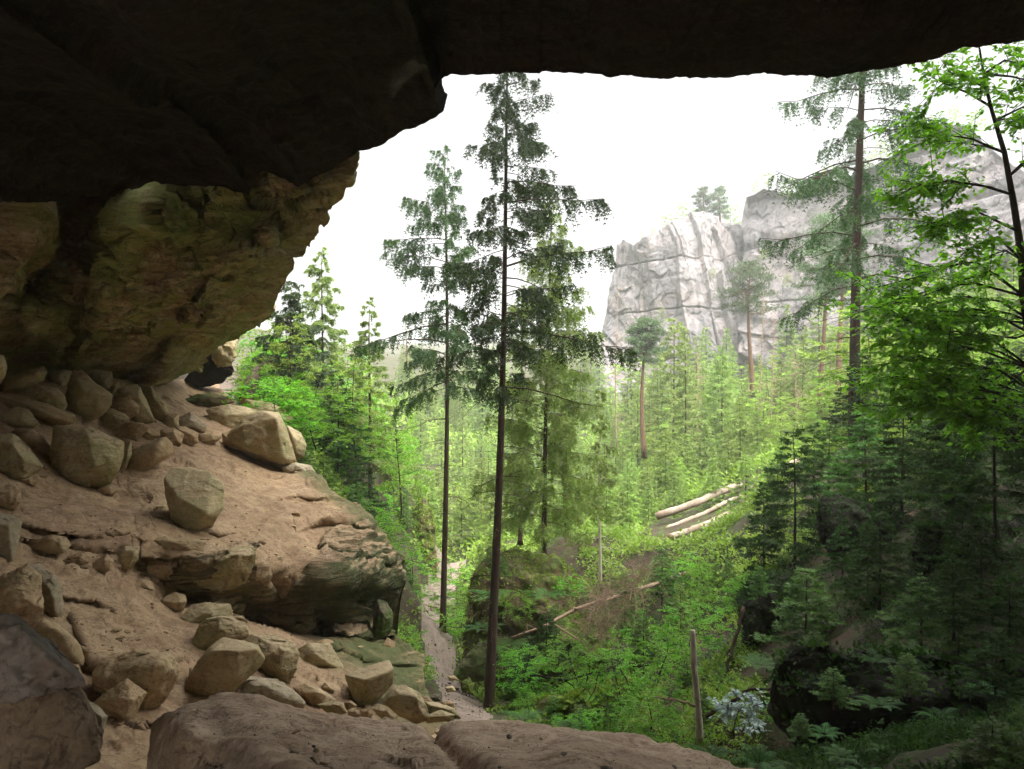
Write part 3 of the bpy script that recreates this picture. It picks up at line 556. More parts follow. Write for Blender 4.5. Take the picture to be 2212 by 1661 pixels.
BL = [
 (1, [(340,640),(560,650),(640,690),(700,720),(775,745),(770,850),(745,930),(700,1010),(590,1035),(400,1030),(320,960),(315,870),(345,740)], 'largest block on the left slope, tan and squarish with cracked right face', 'boulder', dict(tilt=.5, front=[(550,690,-.4),(600,900,-.8),(420,960,-.6),(700,850,-.5),(380,760,-.3)])),
 (1, [(-90,700),(0,690),(80,690),(160,760),(200,830),(265,890),(240,930),(140,970),(60,985),(-90,985)], 'pale tan boulder cut by the left edge, beside the largest block', 'boulder', {}),
 (1, [(100,655),(210,655),(290,720),(325,790),(320,890),(270,920),(160,800)], 'smooth purplish rounded boulder between the largest block and the left edge boulder', 'boulder_warm', dict(soft=14, dy=1.0)),
 (1, [(225,640),(330,640),(370,700),(360,760),(310,740),(260,680)], 'small worn stone wedged behind the top left corner of the largest block', 'boulder_warm', dict(dy=1.2)),
 (1, [(812,930),(800,860),(830,790),(960,740),(1040,712),(1090,750),(1090,820),(1000,880),(900,940)], 'rounded oblong boulder right of the largest block on the slope', 'boulder_warm', dict(soft=16)),
 (1, [(745,770),(830,738),(832,820),(790,925),(750,940)], 'narrow wedge stone squeezed between the largest block and the oblong boulder', 'boulder', {}),
 (1, [(1090,905),(1230,905),(1330,930),(1410,1000),(1398,1080),(1410,1150),(1360,1230),(1300,1330),(1190,1330),(1110,1280),(1080,1180),(1045,1060),(1050,970)], 'upright grey green block standing alone in the middle of the sandy slope', 'boulder', dict(rough=.6, tilt=.9, front=[(1125,1085,-.45),(1310,1190,-.85),(1230,1310,-.3),(1075,1000,.1)])),
 (1, [(1445,700),(1540,600),(1660,550),(1760,560),(1800,640),(1830,760),(1865,850),(1860,900),(1780,915),(1650,880),(1560,810),(1480,750)], 'big tilted olive boulder at the right edge of the slope', 'boulder', dict(rough=.6, tilt=-.2, front=[(1530,640,-.2),(1745,590,-.75),(1800,850,-.7),(1560,770,-.5)])),
 (1, [(1310,540),(1400,505),(1540,520),(1640,545),(1580,600),(1500,670),(1430,700),(1340,620)], 'yellowish flat topped boulder left behind the big tilted boulder', 'boulder', dict(dy=.8)),
 (1, [(1560,475),(1700,490),(1800,530),(1848,590),(1840,700),(1800,760),(1640,600)], 'mossy topped rock directly behind the big tilted boulder', 'boulder', dict(dy=1.6)),
 (1, [(1815,640),(1900,690),(1935,760),(1920,830),(1870,860),(1820,780)], 'rounded grey stone peeping out right of the big tilted boulder', 'boulder', dict(dy=.8)),
 (1, [(1405,690),(1470,660),(1560,760),(1570,800),(1450,795),(1410,740)], 'small dark wedge supporting the big tilted boulder at its lower left', 'boulder_warm', {}),
 (1, [(1780,900),(1870,870),(1960,890),(2000,950),(1900,960),(1800,930)], 'pale cracked slab at the foot of the big tilted boulder', 'boulder_pale', dict(dy=.3)),
 (1, [(460,290),(520,300),(560,340),(700,440),(700,500),(640,570),(550,610),(440,590),(415,560),(425,420)], 'tall two faced boulder in the pile below the cave wall', 'boulder', {}),
 (1, [(110,440),(220,370),(360,400),(400,440),(420,500),(400,550),(300,540),(160,500)], 'dark fronted block left of the tall two faced boulder', 'boulder', {}),
 (1, [(60,330),(200,280),(270,265),(295,300),(270,350),(180,400),(100,440),(20,420)], 'grey boulder highest up in the left of the pile below the wall', 'boulder', dict(dy=-.5)),
 (1, [(300,300),(400,283),(452,290),(440,330),(400,400),(270,380),(262,340)], 'small pale capped stone behind the dark fronted block', 'boulder_pale', dict(dy=.2)),
 (1, [(540,300),(600,283),(700,300),(712,340),(700,410),(640,410),(560,345)], 'broken slab leaning on the upper right of the tall two faced boulder', 'boulder_pale', dict(dy=.2)),
 (1, [(680,370),(750,358),(757,400),(710,450),(660,430)], 'small block right of the broken slab on top of the pile', 'boulder', {}),
 (1, [(-90,420),(60,440),(250,490),(460,570),(465,620),(400,640),(200,630),(0,580),(-90,500)], 'long slab sloping down right above the left edge boulder', 'boulder_warm', dict(dy=.7)),
 (1, [(0,570),(100,520),(180,540),(235,620),(210,650),(60,660),(-20,640)], 'wedge with one lit green face under the long sloping slab', 'boulder', {}),
 (1, [(-90,170),(20,195),(42,260),(30,330),(0,365),(-90,380)], 'upright stone cut by the left edge just below the cave wall', 'boulder', dict(Y=14.)),
 (1, [(750,400),(860,378),(885,390),(885,440),(920,500),(975,600),(900,622),(830,600),(800,540),(720,460)], 'pointed slab with a light diagonal edge in the right of the pile', 'boulder', {}),
 (1, [(890,385),(960,400),(1040,500),(1075,580),(980,615),(930,500)], 'split half slab with a smooth right flank at the right end of the pile', 'boulder', {}),
 (1, [(690,480),(740,460),(820,455),(880,520),(870,560),(810,600),(790,570),(700,550),(655,535)], 'purplish flat topped stone right of the tall two faced boulder', 'boulder_warm', {}),
 (1, [(640,540),(700,530),(790,560),(815,590),(800,640),(740,670),(640,640),(630,600)], 'box shaped block at the foot of the pile', 'boulder', {}),
 (1, [(1120,590),(1200,550),(1300,630),(1290,680),(1200,670),(1120,640)], 'pale ragged stone high on the slope below the dark hollow', 'boulder_pale', {}),
 (1, [(1020,660),(1100,650),(1160,690),(1145,750),(1130,770),(1050,750),(1015,700)], 'middle one of the row of small stones above the oblong boulder', 'boulder_warm', {}),
 (1, [(1110,640),(1170,640),(1250,680),(1250,740),(1180,770),(1150,740),(1155,690)], 'brown pointed stone right in the row above the oblong boulder', 'boulder_warm', {}),
 (1, [(880,690),(900,650),(1000,660),(1010,700),(940,740),(880,735)], 'small dark fronted stone left in the row above the oblong boulder', 'boulder_warm', {}),
 (1, [(720,690),(800,615),(900,620),(940,650),(890,690),(860,745),(760,740)], 'low flat slab below the box shaped block', 'boulder_warm', dict(thick=.5)),
 (1, [(1255,690),(1340,680),(1400,705),(1380,730),(1290,770),(1255,750)], 'flat brown stone at the right end of the small row', 'boulder_warm', {}),
 (1, [(1020,640),(1060,560),(1130,560),(1130,640),(1080,665)], 'low reddish stone above the row of small stones', 'boulder_warm', {}),
 (1, [(-90,1010),(80,1000),(130,1050),(125,1120),(90,1160),(-90,1180)], 'layered crumbling stone at the left edge under the pale boulder', 'boulder_warm', dict(rough=2)),
 (1, [(100,960),(200,955),(235,990),(215,1020),(110,1015)], 'small stone lying under the gap left of the largest block', 'boulder_warm', {}),
 (1, [(620,1030),(700,1010),(740,1045),(710,1080),(640,1085)], 'flat chip propping the lower right corner of the largest block', 'boulder_warm', {}),
 (1, [(-90,1180),(60,1200),(135,1250),(110,1360),(80,1490),(-90,1500)], 'tall pale stone at the left edge halfway down the slope', 'boulder_pale', {}),
 (1, [(185,1370),(330,1325),(410,1340),(445,1390),(400,1440),(300,1445),(190,1410)], 'loaf shaped stone on the left of the stepped ledge', 'boulder_warm', {}),
 (1, [(545,1530),(680,1450),(720,1500),(700,1550),(640,1580),(550,1560)], 'dark brown wedge below the stepped ledge', 'boulder_warm', {}),
 (1, [(720,1450),(790,1400),(880,1400),(870,1480),(830,1540),(750,1550),(710,1500)], 'cracked block right of the dark brown wedge', 'boulder', {}),
 (1, [(430,1460),(520,1440),(560,1500),(520,1530),(450,1510)], 'small brown stone left of the dark brown wedge', 'boulder_warm', {}),
 (1, [(880,1450),(1000,1440),(1140,1480),(1170,1540),(1160,1600),(1000,1615),(900,1595),(865,1510)], 'smooth rounded shelf stone left of the green squared block', 'boulder_warm', dict(soft=16)),
 (1, [(1180,1490),(1300,1440),(1500,1395),(1590,1400),(1610,1460),(1600,1600),(1400,1690),(1210,1640),(1170,1540)], 'green stained squared block at the left end of the outcrop', 'boulder', dict(rough=1.8, dy=-.1)),
 (1, [(900,1350),(1060,1340),(1300,1360),(1280,1430),(1150,1470),(1000,1430)], 'thin slab lying just below the upright grey green block', 'boulder_warm', dict(thick=.5)),
 (2, [(0,300),(40,200),(200,110),(290,190),(290,380),(320,430),(310,540),(240,660),(100,500),(-100,440),(-100,250)], 'tall weathered tan column at the left edge above the dark boulder', 'boulder_warm', dict(rough=2)),
 (2, [(210,110),(300,112),(400,180),(450,260),(465,400),(455,530),(430,540),(330,500),(310,430),(285,300)], 'arched slab with shadowed front beside the tan column', 'boulder_pale', dict(dy=.2)),
 (2, [(290,540),(330,520),(430,540),(490,600),(580,690),(615,800),(590,860),(560,870),(450,830),(370,785),(250,700)], 'orange tan boulder behind the dark foreground boulder', 'boulder_warm', dict(soft=16)),
 (2, [(-150,500),(0,490),(90,478),(170,560),(240,640),(290,725),(400,770),(500,830),(570,900),(612,985),(600,1030),(350,1040),(0,1090),(-150,1150)], 'dark grey foreground boulder with a lit top in the lower left corner', 'boulder_dark', dict(Y=4.3, rough=2.6, thick=.8, soft=22)),
 (2, [(-150,1010),(300,960),(600,1010),(640,1080),(700,1250),(752,1430),(752,1545),(500,1600),(200,1700),(-150,1750)], 'tan sided lower half of rock under the dark grey foreground boulder', 'boulder_brown', dict(Y=4.72, rough=2.2, thick=.45, soft=24)),
 (2, [(570,700),(700,740),(880,760),(800,820),(700,870),(620,860),(590,780)], 'low worn slab right of the orange tan boulder', 'boulder_warm', {}),
 (2, [(720,860),(860,770),(1060,740),(1240,770),(1310,860),(1310,930),(1240,1080),(1150,1180),(1060,1240),(1000,1200),(820,1060),(690,1030),(700,920)], 'large flat wrinkled boulder in the lower left centre', 'boulder_warm', dict(rough=1.2, soft=18)),
 (2, [(690,1130),(850,1040),(940,955),(1075,1060),(1020,1160),(960,1300),(880,1310),(790,1250)], 'pointed brown stone in front of the large flat wrinkled boulder', 'boulder_warm', dict(dy=-.1)),
 (2, [(640,1110),(720,1150),(790,1230),(745,1390),(690,1300)], 'pale sliver beside the dark foreground boulder', 'boulder_pale', dict(Y=5.6)),
 (2, [(1190,370),(1290,315),(1360,340),(1372,380),(1350,440),(1290,480),(1180,430)], 'small five sided stone on the sand under the green squared block', 'boulder_warm', {}),
 (2, [(980,260),(1040,215),(1120,240),(1130,290),(1070,335),(1000,310)], 'flat stone left above the small five sided stone', 'boulder_warm', {}),
 (2, [(1340,490),(1420,400),(1550,388),(1690,400),(1712,470),(1640,540),(1500,600),(1440,590),(1330,545)], 'highest block of the chain running down to the ledge, pale topped', 'boulder', dict(dy=.2)),
 (2, [(1430,640),(1500,520),(1640,490),(1780,500),(1828,570),(1825,640),(1760,670),(1640,700),(1560,780),(1480,820),(1400,790)], 'egg like brown boulder second from the top of the chain', 'boulder', dict(soft=16)),
 (2, [(1380,1000),(1440,860),(1540,730),(1640,655),(1780,680),(1890,710),(1940,810),(1900,870),(1800,960),(1690,1060),(1480,1120),(1370,1110)], 'biggest dark facetted boulder of the chain above the ledge', 'boulder', dict(rough=.6, tilt=.9, front=[(1745,745,-.75),(1570,745,-.5),(1560,1060,-.55),(1760,930,-.7),(1890,730,-.3)], dy=-.1)),
 (2, [(1780,660),(1860,630),(2050,640),(2170,700),(2200,760),(2180,880),(2130,990),(2040,960),(1900,900),(1850,780)], 'reddish flat topped boulder right beside the biggest facetted boulder', 'boulder', dict(dy=.1)),
 (2, [(1710,1010),(1760,950),(1880,935),(2060,960),(2170,1040),(2240,1130),(2200,1180),(1960,1150),(1700,1100)], 'pale low boulder touching the rim of the ledge', 'boulder_pale', dict(soft=16)),
 (2, [(1400,868),(1442,880),(1430,960),(1382,1020)], 'thin pale splinter leaning on the biggest facetted boulder', 'boulder_pale', {}),
 (2, [(870,430),(990,440),(965,490),(910,497)], 'flat chip alone on the smooth sand', 'boulder_warm', {}),
 (2, [(1180,655),(1235,680),(1225,720),(1170,720)], 'small stone on the sand left of the egg like boulder', 'boulder_warm', {}),
 (2, [(650,205),(740,215),(735,238),(655,228)], 'tiny flat chip below the dark brown wedge', 'boulder_warm', {}),
 (3, [(540,740),(620,690),(770,695),(830,790),(875,890),(850,920),(720,890),(600,870),(525,840)], 'grey brown boulder lying on the apron under the outcrop', 'boulder', {}),
 (3, [(890,930),(1100,850),(1200,820),(1235,880),(1230,990),(1150,1080),(1040,1170),(970,1160),(960,1080),(920,1010)], 'prism shaped boulder with a lit flat top near the path', 'boulder', dict(rough=.5, tilt=.9, front=[(1030,965,-.85),(985,1150,-.5),(1195,905,-.3),(1060,1120,-.6)])),
 (3, [(1170,1130),(1230,1010),(1330,1000),(1430,1060),(1480,1150),(1500,1250),(1400,1275),(1260,1210)], 'domed boulder with a dark front right of the prism shaped boulder', 'boulder', dict(Y=9.6)),
 (3, [(1085,1170),(1130,1135),(1200,1160),(1270,1220),(1275,1270),(1150,1240)], 'cream rounded stone below the gap of prism and domed boulder', 'boulder', dict(Y=8.7)),
 (3, [(510,1010),(600,985),(700,1020),(810,1105),(740,1150),(590,1160),(570,1100)], 'pink brown boulder behind the rim of the ledge', 'boulder_warm', dict(soft=16)),
 (3, [(680,1140),(800,1110),(870,1130),(900,1200),(800,1230)], 'low grey stone just behind the middle of the ledge rim', 'boulder', dict(Y=7.8)),
 (3, [(710,1010),(740,975),(805,1030),(800,1055),(720,1040)], 'little reddish cube above the pink brown boulder', 'boulder_warm', {}),
 (3, [(870,1130),(930,1110),(972,1150),(960,1180),(890,1180)], 'small stone under the prism shaped boulder, leftmost of three', 'boulder_warm', dict(Y=8.4)),
 (3, [(905,1180),(960,1165),(1005,1220),(1000,1250),(910,1235)], 'small stone under the prism shaped boulder, middle of three', 'boulder_warm', dict(Y=8.1)),
 (3, [(1000,1180),(1060,1165),(1088,1210),(1065,1260),(1010,1250)], 'small stone under the prism shaped boulder, rightmost of three', 'boulder_warm', dict(Y=8.1)),
 (3, [(1115,1280),(1180,1230),(1275,1265),(1285,1320),(1120,1320)], 'pale stone top showing over the ledge rim', 'boulder_pale', dict(Y=7.)),
 (3, [(1475,1120),(1560,1125),(1690,1170),(1735,1240),(1600,1250),(1480,1210)], 'flat grey green rock at the near end of the path', 'boulder', dict(Y=11.5)),
 (3, [(1480,1225),(1590,1180),(1690,1215),(1680,1260),(1490,1275)], 'lowest flat rock at the near end of the path', 'boulder', dict(Y=10.5)),
 (3, [(1590,1120),(1650,1110),(1690,1130),(1690,1180),(1600,1150)], 'small sandy rock behind the flat grey green rock by the path', 'boulder_warm', dict(Y=12.3)),
 (3, [(1120,370),(1180,380),(1240,480),(1225,600),(1160,645),(1095,640),(1090,500)], 'pitted dark rock at the right foot of the outcrop', 'mossrock_grey', dict(Y=17.0, rough=1.5)),
 (3, [(1690,900),(1790,780),(1880,680),(1925,760),(1935,960),(1800,970),(1690,950)], 'pointed mossy rock between the two tall trunks', 'mossrock_grey', dict(Y=23, rough=1.3)),
 (3, [(1745,970),(1800,940),(1838,990),(1815,1050),(1755,1025)], 'small green mossy stone beside the path', 'mossrock', dict(Y=20.5, rough=1.3)),
 (3, [(1620,1012),(1680,1003),(1705,1040),(1640,1050)], 'embedded stone in the path, nearer one', 'boulder', dict(Y=19.5, thick=.4)),
 (3, [(1640,935),(1690,925),(1720,955),(1660,965)], 'embedded stone in the path, farther one', 'boulder', dict(Y=21.5, thick=.4)),
 (3, [(1540,1060),(1590,1060),(1592,1110),(1550,1120),(1500,1090)], 'mossy block at the foot of the apron edge', 'mossrock_grey', dict(Y=14.5)),
 (0, [(462,742),(478,728),(505,724),(513,738),(511,768),(498,790),(470,792),(458,770)], 'stack of rounded grey layers closing the dark hollow at its right', 'boulder', dict(Y=30, rough=2.2)),
 (0, [(440,760),(470,745),(500,770),(505,800),(480,822),(430,835),(400,820)], 'dark rock behind the hollow under the wall', 'roof', dict(Y=30.5, rough=2.2)),
 (0, [(395,868),(425,852),(455,848),(490,858),(505,868),(470,880),(430,886)], 'dark mossy rock in the mouth of the hollow', 'mossrock', dict(Y=27.5)),
 (0, [(570,648),(590,652),(593,672),(575,684),(540,692),(535,675)], 'red stained knob under the tip of the cave wall', 'boulder_warm', dict(Y=25.2)),
]
top_ = None
for i, (k, ol, lab, mat, kw) in enumerate(BL):
    kw = dict(kw); dy = kw.pop('dy', 0)
    if 'Y' not in kw:
        kw['seat'] = True
        oo = fr(k, ol); vb = oo[:, 1].max(); kw['Y'] = float(floorY(np.array((oo[:, 0].min() + oo[:, 0].max()) / 2), np.array(vb - .12 * (vb - oo[:, 1].min())))) + dy
    b_ = boulder('boulder', k, ol, lab, mat, seed=i * 7, **kw)
    if lab.startswith('dark grey foreground'): top_ = b_
    if lab.startswith('tan sided lower half'):
        b_.name = 'lower_side'; b_.location = b_.location - top_.location; b_.parent = top_
        for key in ('category', 'group'):
            if key in b_: del b_[key]
        b_['label'] = 'tan and grey lower side'
# chips and sticks on the ledge
CH = [(470,1418,545,1465,'brown flat chip on the ledge, topmost of the little group'),(475,1468,545,1525,'orange thin chip in the little group on the ledge'),(497,1505,556,1560,'dark round chip lowest in the little group on the ledge'),(648,1458,694,1512,'pale cube shaped chip alone on the ledge'),
      (690,1560,760,1606,'dark red chip near the bottom of the frame on the ledge'),(720,1588,800,1625,'pale flat chip at the bottom edge of the ledge'),(280,1335,372,1375,'thin flat dark chip on the left hump of the ledge'),(1310,1455,1330,1475,'tiny dark pebble on the middle of the ledge')]
for i, (x0, y0, x1, y1, lab) in enumerate(CH):
    o = fr(3, [(x0, (y0+y1)/2), (x0+(x1-x0)*.25, y0), (x0+(x1-x0)*.8, y0+3), (x1, (y0+y1)/2-4), (x0+(x1-x0)*.85, y1), (x0+(x1-x0)*.2, y1-2)])
    yb = float(ledgeY(np.array(o[:, 0].mean()), np.array(o[:, 1].max()))); boulder('stone_chip', 0, o, lab, ['boulder_warm', 'boulder_pale'][i % 2], Y=yb, seed=300 + i, cat='stone', thick=.7)
for (a, b, lab) in [((495,1378), (560,1352), 'short brown stick lying on the ledge'), ((612,1560), (680,1598), 'curved pale stick near the bottom of the ledge')]:
    o = fr(3, [a, b]); pp = P(o[:, 0], o[:, 1], ledgeY(o[:, 0], o[:, 1])); pp[:, 2] += .012; mid = pp.mean(0) + (0, .01, .012)
    mb = MB(); mb.tube([pp[0], mid, pp[1]], [.008, .009, .005], 6); tag(recentre(mb.build('stick', M['dead'])), lab, 'stick')

def gravel(name, P_, n, size, seed, mat, label):
    r = np.random.default_rng(seed); i = r.integers(0, len(P_), n); c = P_[i] + r.normal(0, 1, (n, 3)) * .01
    V0, F0 = ico(1); V0 = V0 * 1.; s_ = size * (r.pareto(2.2, n) + .5) * .5; s_ = np.minimum(s_, size * 4)
    st = r.uniform(.5, 1.3, (n, 1, 3)) * np.array([1.2, 1.2, .7]); v = V0[None] * (1 + .35 * r.uniform(-1, 1, (n, len(V0), 1))) * st * s_[:, None, None]
    a = r.uniform(0, 6.28, n); ca, sa = np.cos(a)[:, None], np.sin(a)[:, None]; v = np.stack([v[..., 0] * ca - v[..., 1] * sa, v[..., 0] * sa + v[..., 1] * ca, v[..., 2]], -1) + c[:, None]
    f = (F0[None] + (np.arange(n) * len(V0))[:, None, None]).reshape(-1, 3); o = mesh_obj(name, v.reshape(-1, 3), f, M[mat], smooth=False, attr={'moss': np.zeros(n * len(V0))}); tag(o, label, 'gravel'); o['kind'] = 'stuff'
k_ = (FLM < .2) & (FLV < 1640) & (fbm(FLP * .9, 3, 97) > -.05)
gravel('gravel', FLP[k_], 2600, .022, 1, 'sand', 'small stones and grit strewn over the sandy slope')
gravel('gravel', FLP[k_ & (FLV > 1100)], 260, .06, 2, 'boulder_warm', 'fist sized stones lying about the lower slope')
kk_ = (LDP[..., 1] > 2.2) & (fbm(LDP * 1.5, 3, 98) > .05)
gravel('gravel', LDP[kk_], 900, .006, 3, 'boulder_dark', 'dark grit and crumbs on the trodden ledge')
# ---------------------------------------------------------------- terrain outside
TP = [(1000,1610,16),(1010,1540,19.5),(1000,1500,22),(960,1440,28),(935,1380,33),(925,1330,37),(960,1300,40),(985,1250,47),(975,1225,52),(1000,1205,62),(1055,1530,21.7),
 (1200,1600,17),(1400,1560,16),(1300,1540,19),(1150,1540,22),(1500,1600,13),(1600,1661,9),(1600,1500,15),(1550,1400,20),(1450,1300,27),(1500,1200,35),(1430,1130,41),(1590,1065,43),(1500,1160,37.5),
 (1700,990,44),(1845,945,28),(2000,990,24),(2212,930,25),(1715,1230,22),(1900,1160,18),(2150,1120,15),(1700,1330,17),(1690,1500,12.5),(1900,1380,12.5),(2180,1350,10),(1800,1620,8),(2150,1610,5.5),(1900,1900,4),(2400,1600,5),(2600,1200,10),(2600,950,25),
 (1150,1200,34),(1225,1165,36),(1297,1260,30),(1300,1180,40),(1050,1180,50),(620,930,30),(700,1050,30),(850,1200,30),(780,920,40),(870,1050,45),(560,858,34),(480,838,34),(470,862,30),(500,800,42),(880,1260,34),(870,1340,32),(880,1400,27),(870,1440,23),
 (1000,1150,60),(1250,1150,52),(1300,1000,80),(1100,950,100),(1400,950,85),(1600,900,90),(1800,880,80),(2100,850,60),(1330,850,118),(1700,780,115),(2000,760,95),(2300,750,70),(900,860,120),(950,770,280),(1200,775,280),(700,800,120),(300,760,120),(1100,790,200)]
tp = P(*np.array(TP, float).T); tx = [tuple(x) for x in tp]
tx += [(-8,12,-9),(-5,8,-9),(-2.2,10,-8),(-3,15,-8.5),(-7,18,-9),(-12,20,-8),(0,5,-6.5),(0,2,-5.5),(-10,2,-8),(3,2.5,-3.4),(8,2,-1.5),(5,6,-2.9),(0,10,-7),(3,10,-6.2),(-20,30,-3),(-30,60,4),(-60,120,12),(60,60,14),(90,120,25),(40,20,6),(30,5,6),
       (-200,300,25),(200,300,40),(0,450,24),(-300,600,30),(300,600,40),(0,700,26)]
tx = np.array(tx); terr = TPS(tx[:, :2] / np.array([1, 1.]), tx[:, 2], 40., 2e-4)
def ground_z(x, y, rough=True):
    x = np.asarray(x, float); y = np.asarray(y, float); z = terr(x, y); z = np.clip(z, -13, 60)
    if rough:
        q = np.stack([x, y, x * 0], -1); k = np.clip(y / 30, .4, 3)
        z = z + .28 * k * fbm(q * .35, 4, 201) + .06 * ridged(q * 1.6, 3, 202)
    return z
PATH = P(*np.array([(1005,1610,16),(1008,1540,19.5),(1000,1500,22),(955,1440,28),(932,1380,33),(925,1330,37),(955,1300,40),(980,1250,47),(990,1228,51)], float).T)[:, :2]
PATH2 = P(*np.array([(440,880,27),(468,862,30),(480,838,34),(487,815,38),(500,800,42)], float).T)[:, :2]
def path_d(x, y):
    d1, _, _ = line_d(x, y, PATH); d2, _, _ = line_d(x, y, PATH2); q = np.stack([x, y, x * 0], -1)
    return np.minimum(d1 - .58, d2 - .75) + .22 * fbm(q * 1.3, 3, 5)
gu = np.concatenate([np.linspace(-9000, -700, 30), np.linspace(-680, 2700, 460), np.linspace(2730, 11000, 30)])
gy = np.geomspace(2.3, 700, 380)
GU, GY = np.meshgrid(gu, gy); GX = (GU - CX) / F * GY
GZ = ground_z(GX, GY); pd = path_d(GX, GY)
zs = terr(GX, GY); k = sstep(.5, -.3, pd); GZ = GZ * (1 - k) + k * (zs - .06 + .05 * fbm(np.stack([GX, GY, GX * 0], -1) * 1.5, 3, 6))
fl = np.stack([GX, GY, GZ], -1); fc = grid_faces(*GU.shape)[:, ::1]; isp = pd.ravel()[fc].mean(1) < 0
fl = fl.reshape(-1, 3)
structure(submesh('ground', fl, fc[~isp], M['soil'], np.full(len(fl), .8)))
structure(submesh('path', fl, fc[isp], M['path'], np.zeros(len(fl))))

bx_ = np.array([-400, -60, -20, -8, 0, 8, 20, 60, 400], float); by_ = np.array([-500, -120, -40, -15, -6, -3.6, -1.], float); BX, BY = np.meshgrid(bx_, by_)
structure(mesh_obj('ground', np.stack([BX, BY, -2.6 - .02 * np.abs(BY) + .3 * fbm(np.stack([BX, BY, BX * 0], -1), 2, 3)], -1).reshape(-1, 3), grid_faces(7, 9), M['ledge'], attr={'moss': np.zeros(63)}))
gravel('gravel', fl[np.unique(fc[isp])], 2600, .018, 4, 'soil', 'needles grit and small stones lying on the path')
# rocks of the gully
boulder('mossy_rock_block', 0, [(1000,1520),(1008,1400),(1018,1300),(1032,1225),(1060,1205),(1120,1192),(1180,1192),(1235,1222),(1285,1290),(1310,1400),(1300,1490),(1150,1545)], 'tall mossy rock block with red earth top behind the two tall trunks', 'mossrock', Y=25.3, thick=.75, seed=901, cat='rock', rough=2, soft=20)
boulder('dark_rock', 9, [(165,885),(230,820),(330,785),(400,800),(440,840),(430,950),(410,1080),(330,1200),(240,1200),(195,1080),(180,950)], 'shade-black overhanging rock with rooty earth top left of the dark bank', 'darkrock', Y=16.5, seed=902, cat='rock', rough=2.2)
boulder('dark_rock', 9, [(525,460),(600,430),(700,440),(830,500),(950,540),(960,650),(850,720),(700,730),(590,710),(545,600)], 'shade-black rock under the young spruces right below the tall trunk', 'darkrock', Y=17.2, seed=903, cat='rock', rough=2.2)
boulder('dark_rock', 9, [(340,1150),(450,1100),(600,1105),(900,1180),(1150,1210),(1500,1200),(1800,1300),(1800,1750),(1000,1800),(560,1750),(420,1480),(330,1320)], 'huge shade-black rock bank filling the lower right', 'darkrock', Y=8.6, seed=904, cat='rock', rough=2, thick=.45)
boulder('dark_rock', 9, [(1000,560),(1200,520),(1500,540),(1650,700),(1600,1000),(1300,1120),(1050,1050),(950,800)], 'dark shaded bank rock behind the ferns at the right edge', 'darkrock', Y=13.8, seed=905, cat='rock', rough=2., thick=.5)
boulder('moss_mound', 8, [(1000,1150),(1080,1085),(1250,1050),(1380,1020),(1440,1080),(1400,1200),(1250,1260),(1080,1260)], 'bright yellow green moss mound in the gully bottom', 'mossrock_grey', Y=17, seed=906, cat='mound', rough=1.5, soft=14)
boulder('moss_mound', 8, [(900,1110),(1000,1080),(1050,1120),(1060,1200),(960,1210),(900,1180)], 'dark moss lump left of the bright moss mound', 'mossrock', Y=18, seed=907, cat='mound', rough=1.5, soft=14)
boulder('boulder', 8, [(1695,220),(1720,205),(1755,212),(1760,245),(1730,265),(1700,255)], 'round mossy boulder beside the stump under the three logs', 'mossrock_grey', Y=37, seed=908)
boulder('mossy_cliff', 0, [(870,1180),(885,1120),(915,1080),(935,1110),(945,1200),(940,1290),(905,1300),(880,1260)], 'orange mossy rock face left of the path bend', 'mossrock', Y=41, seed=909, cat='rock', rough=2)

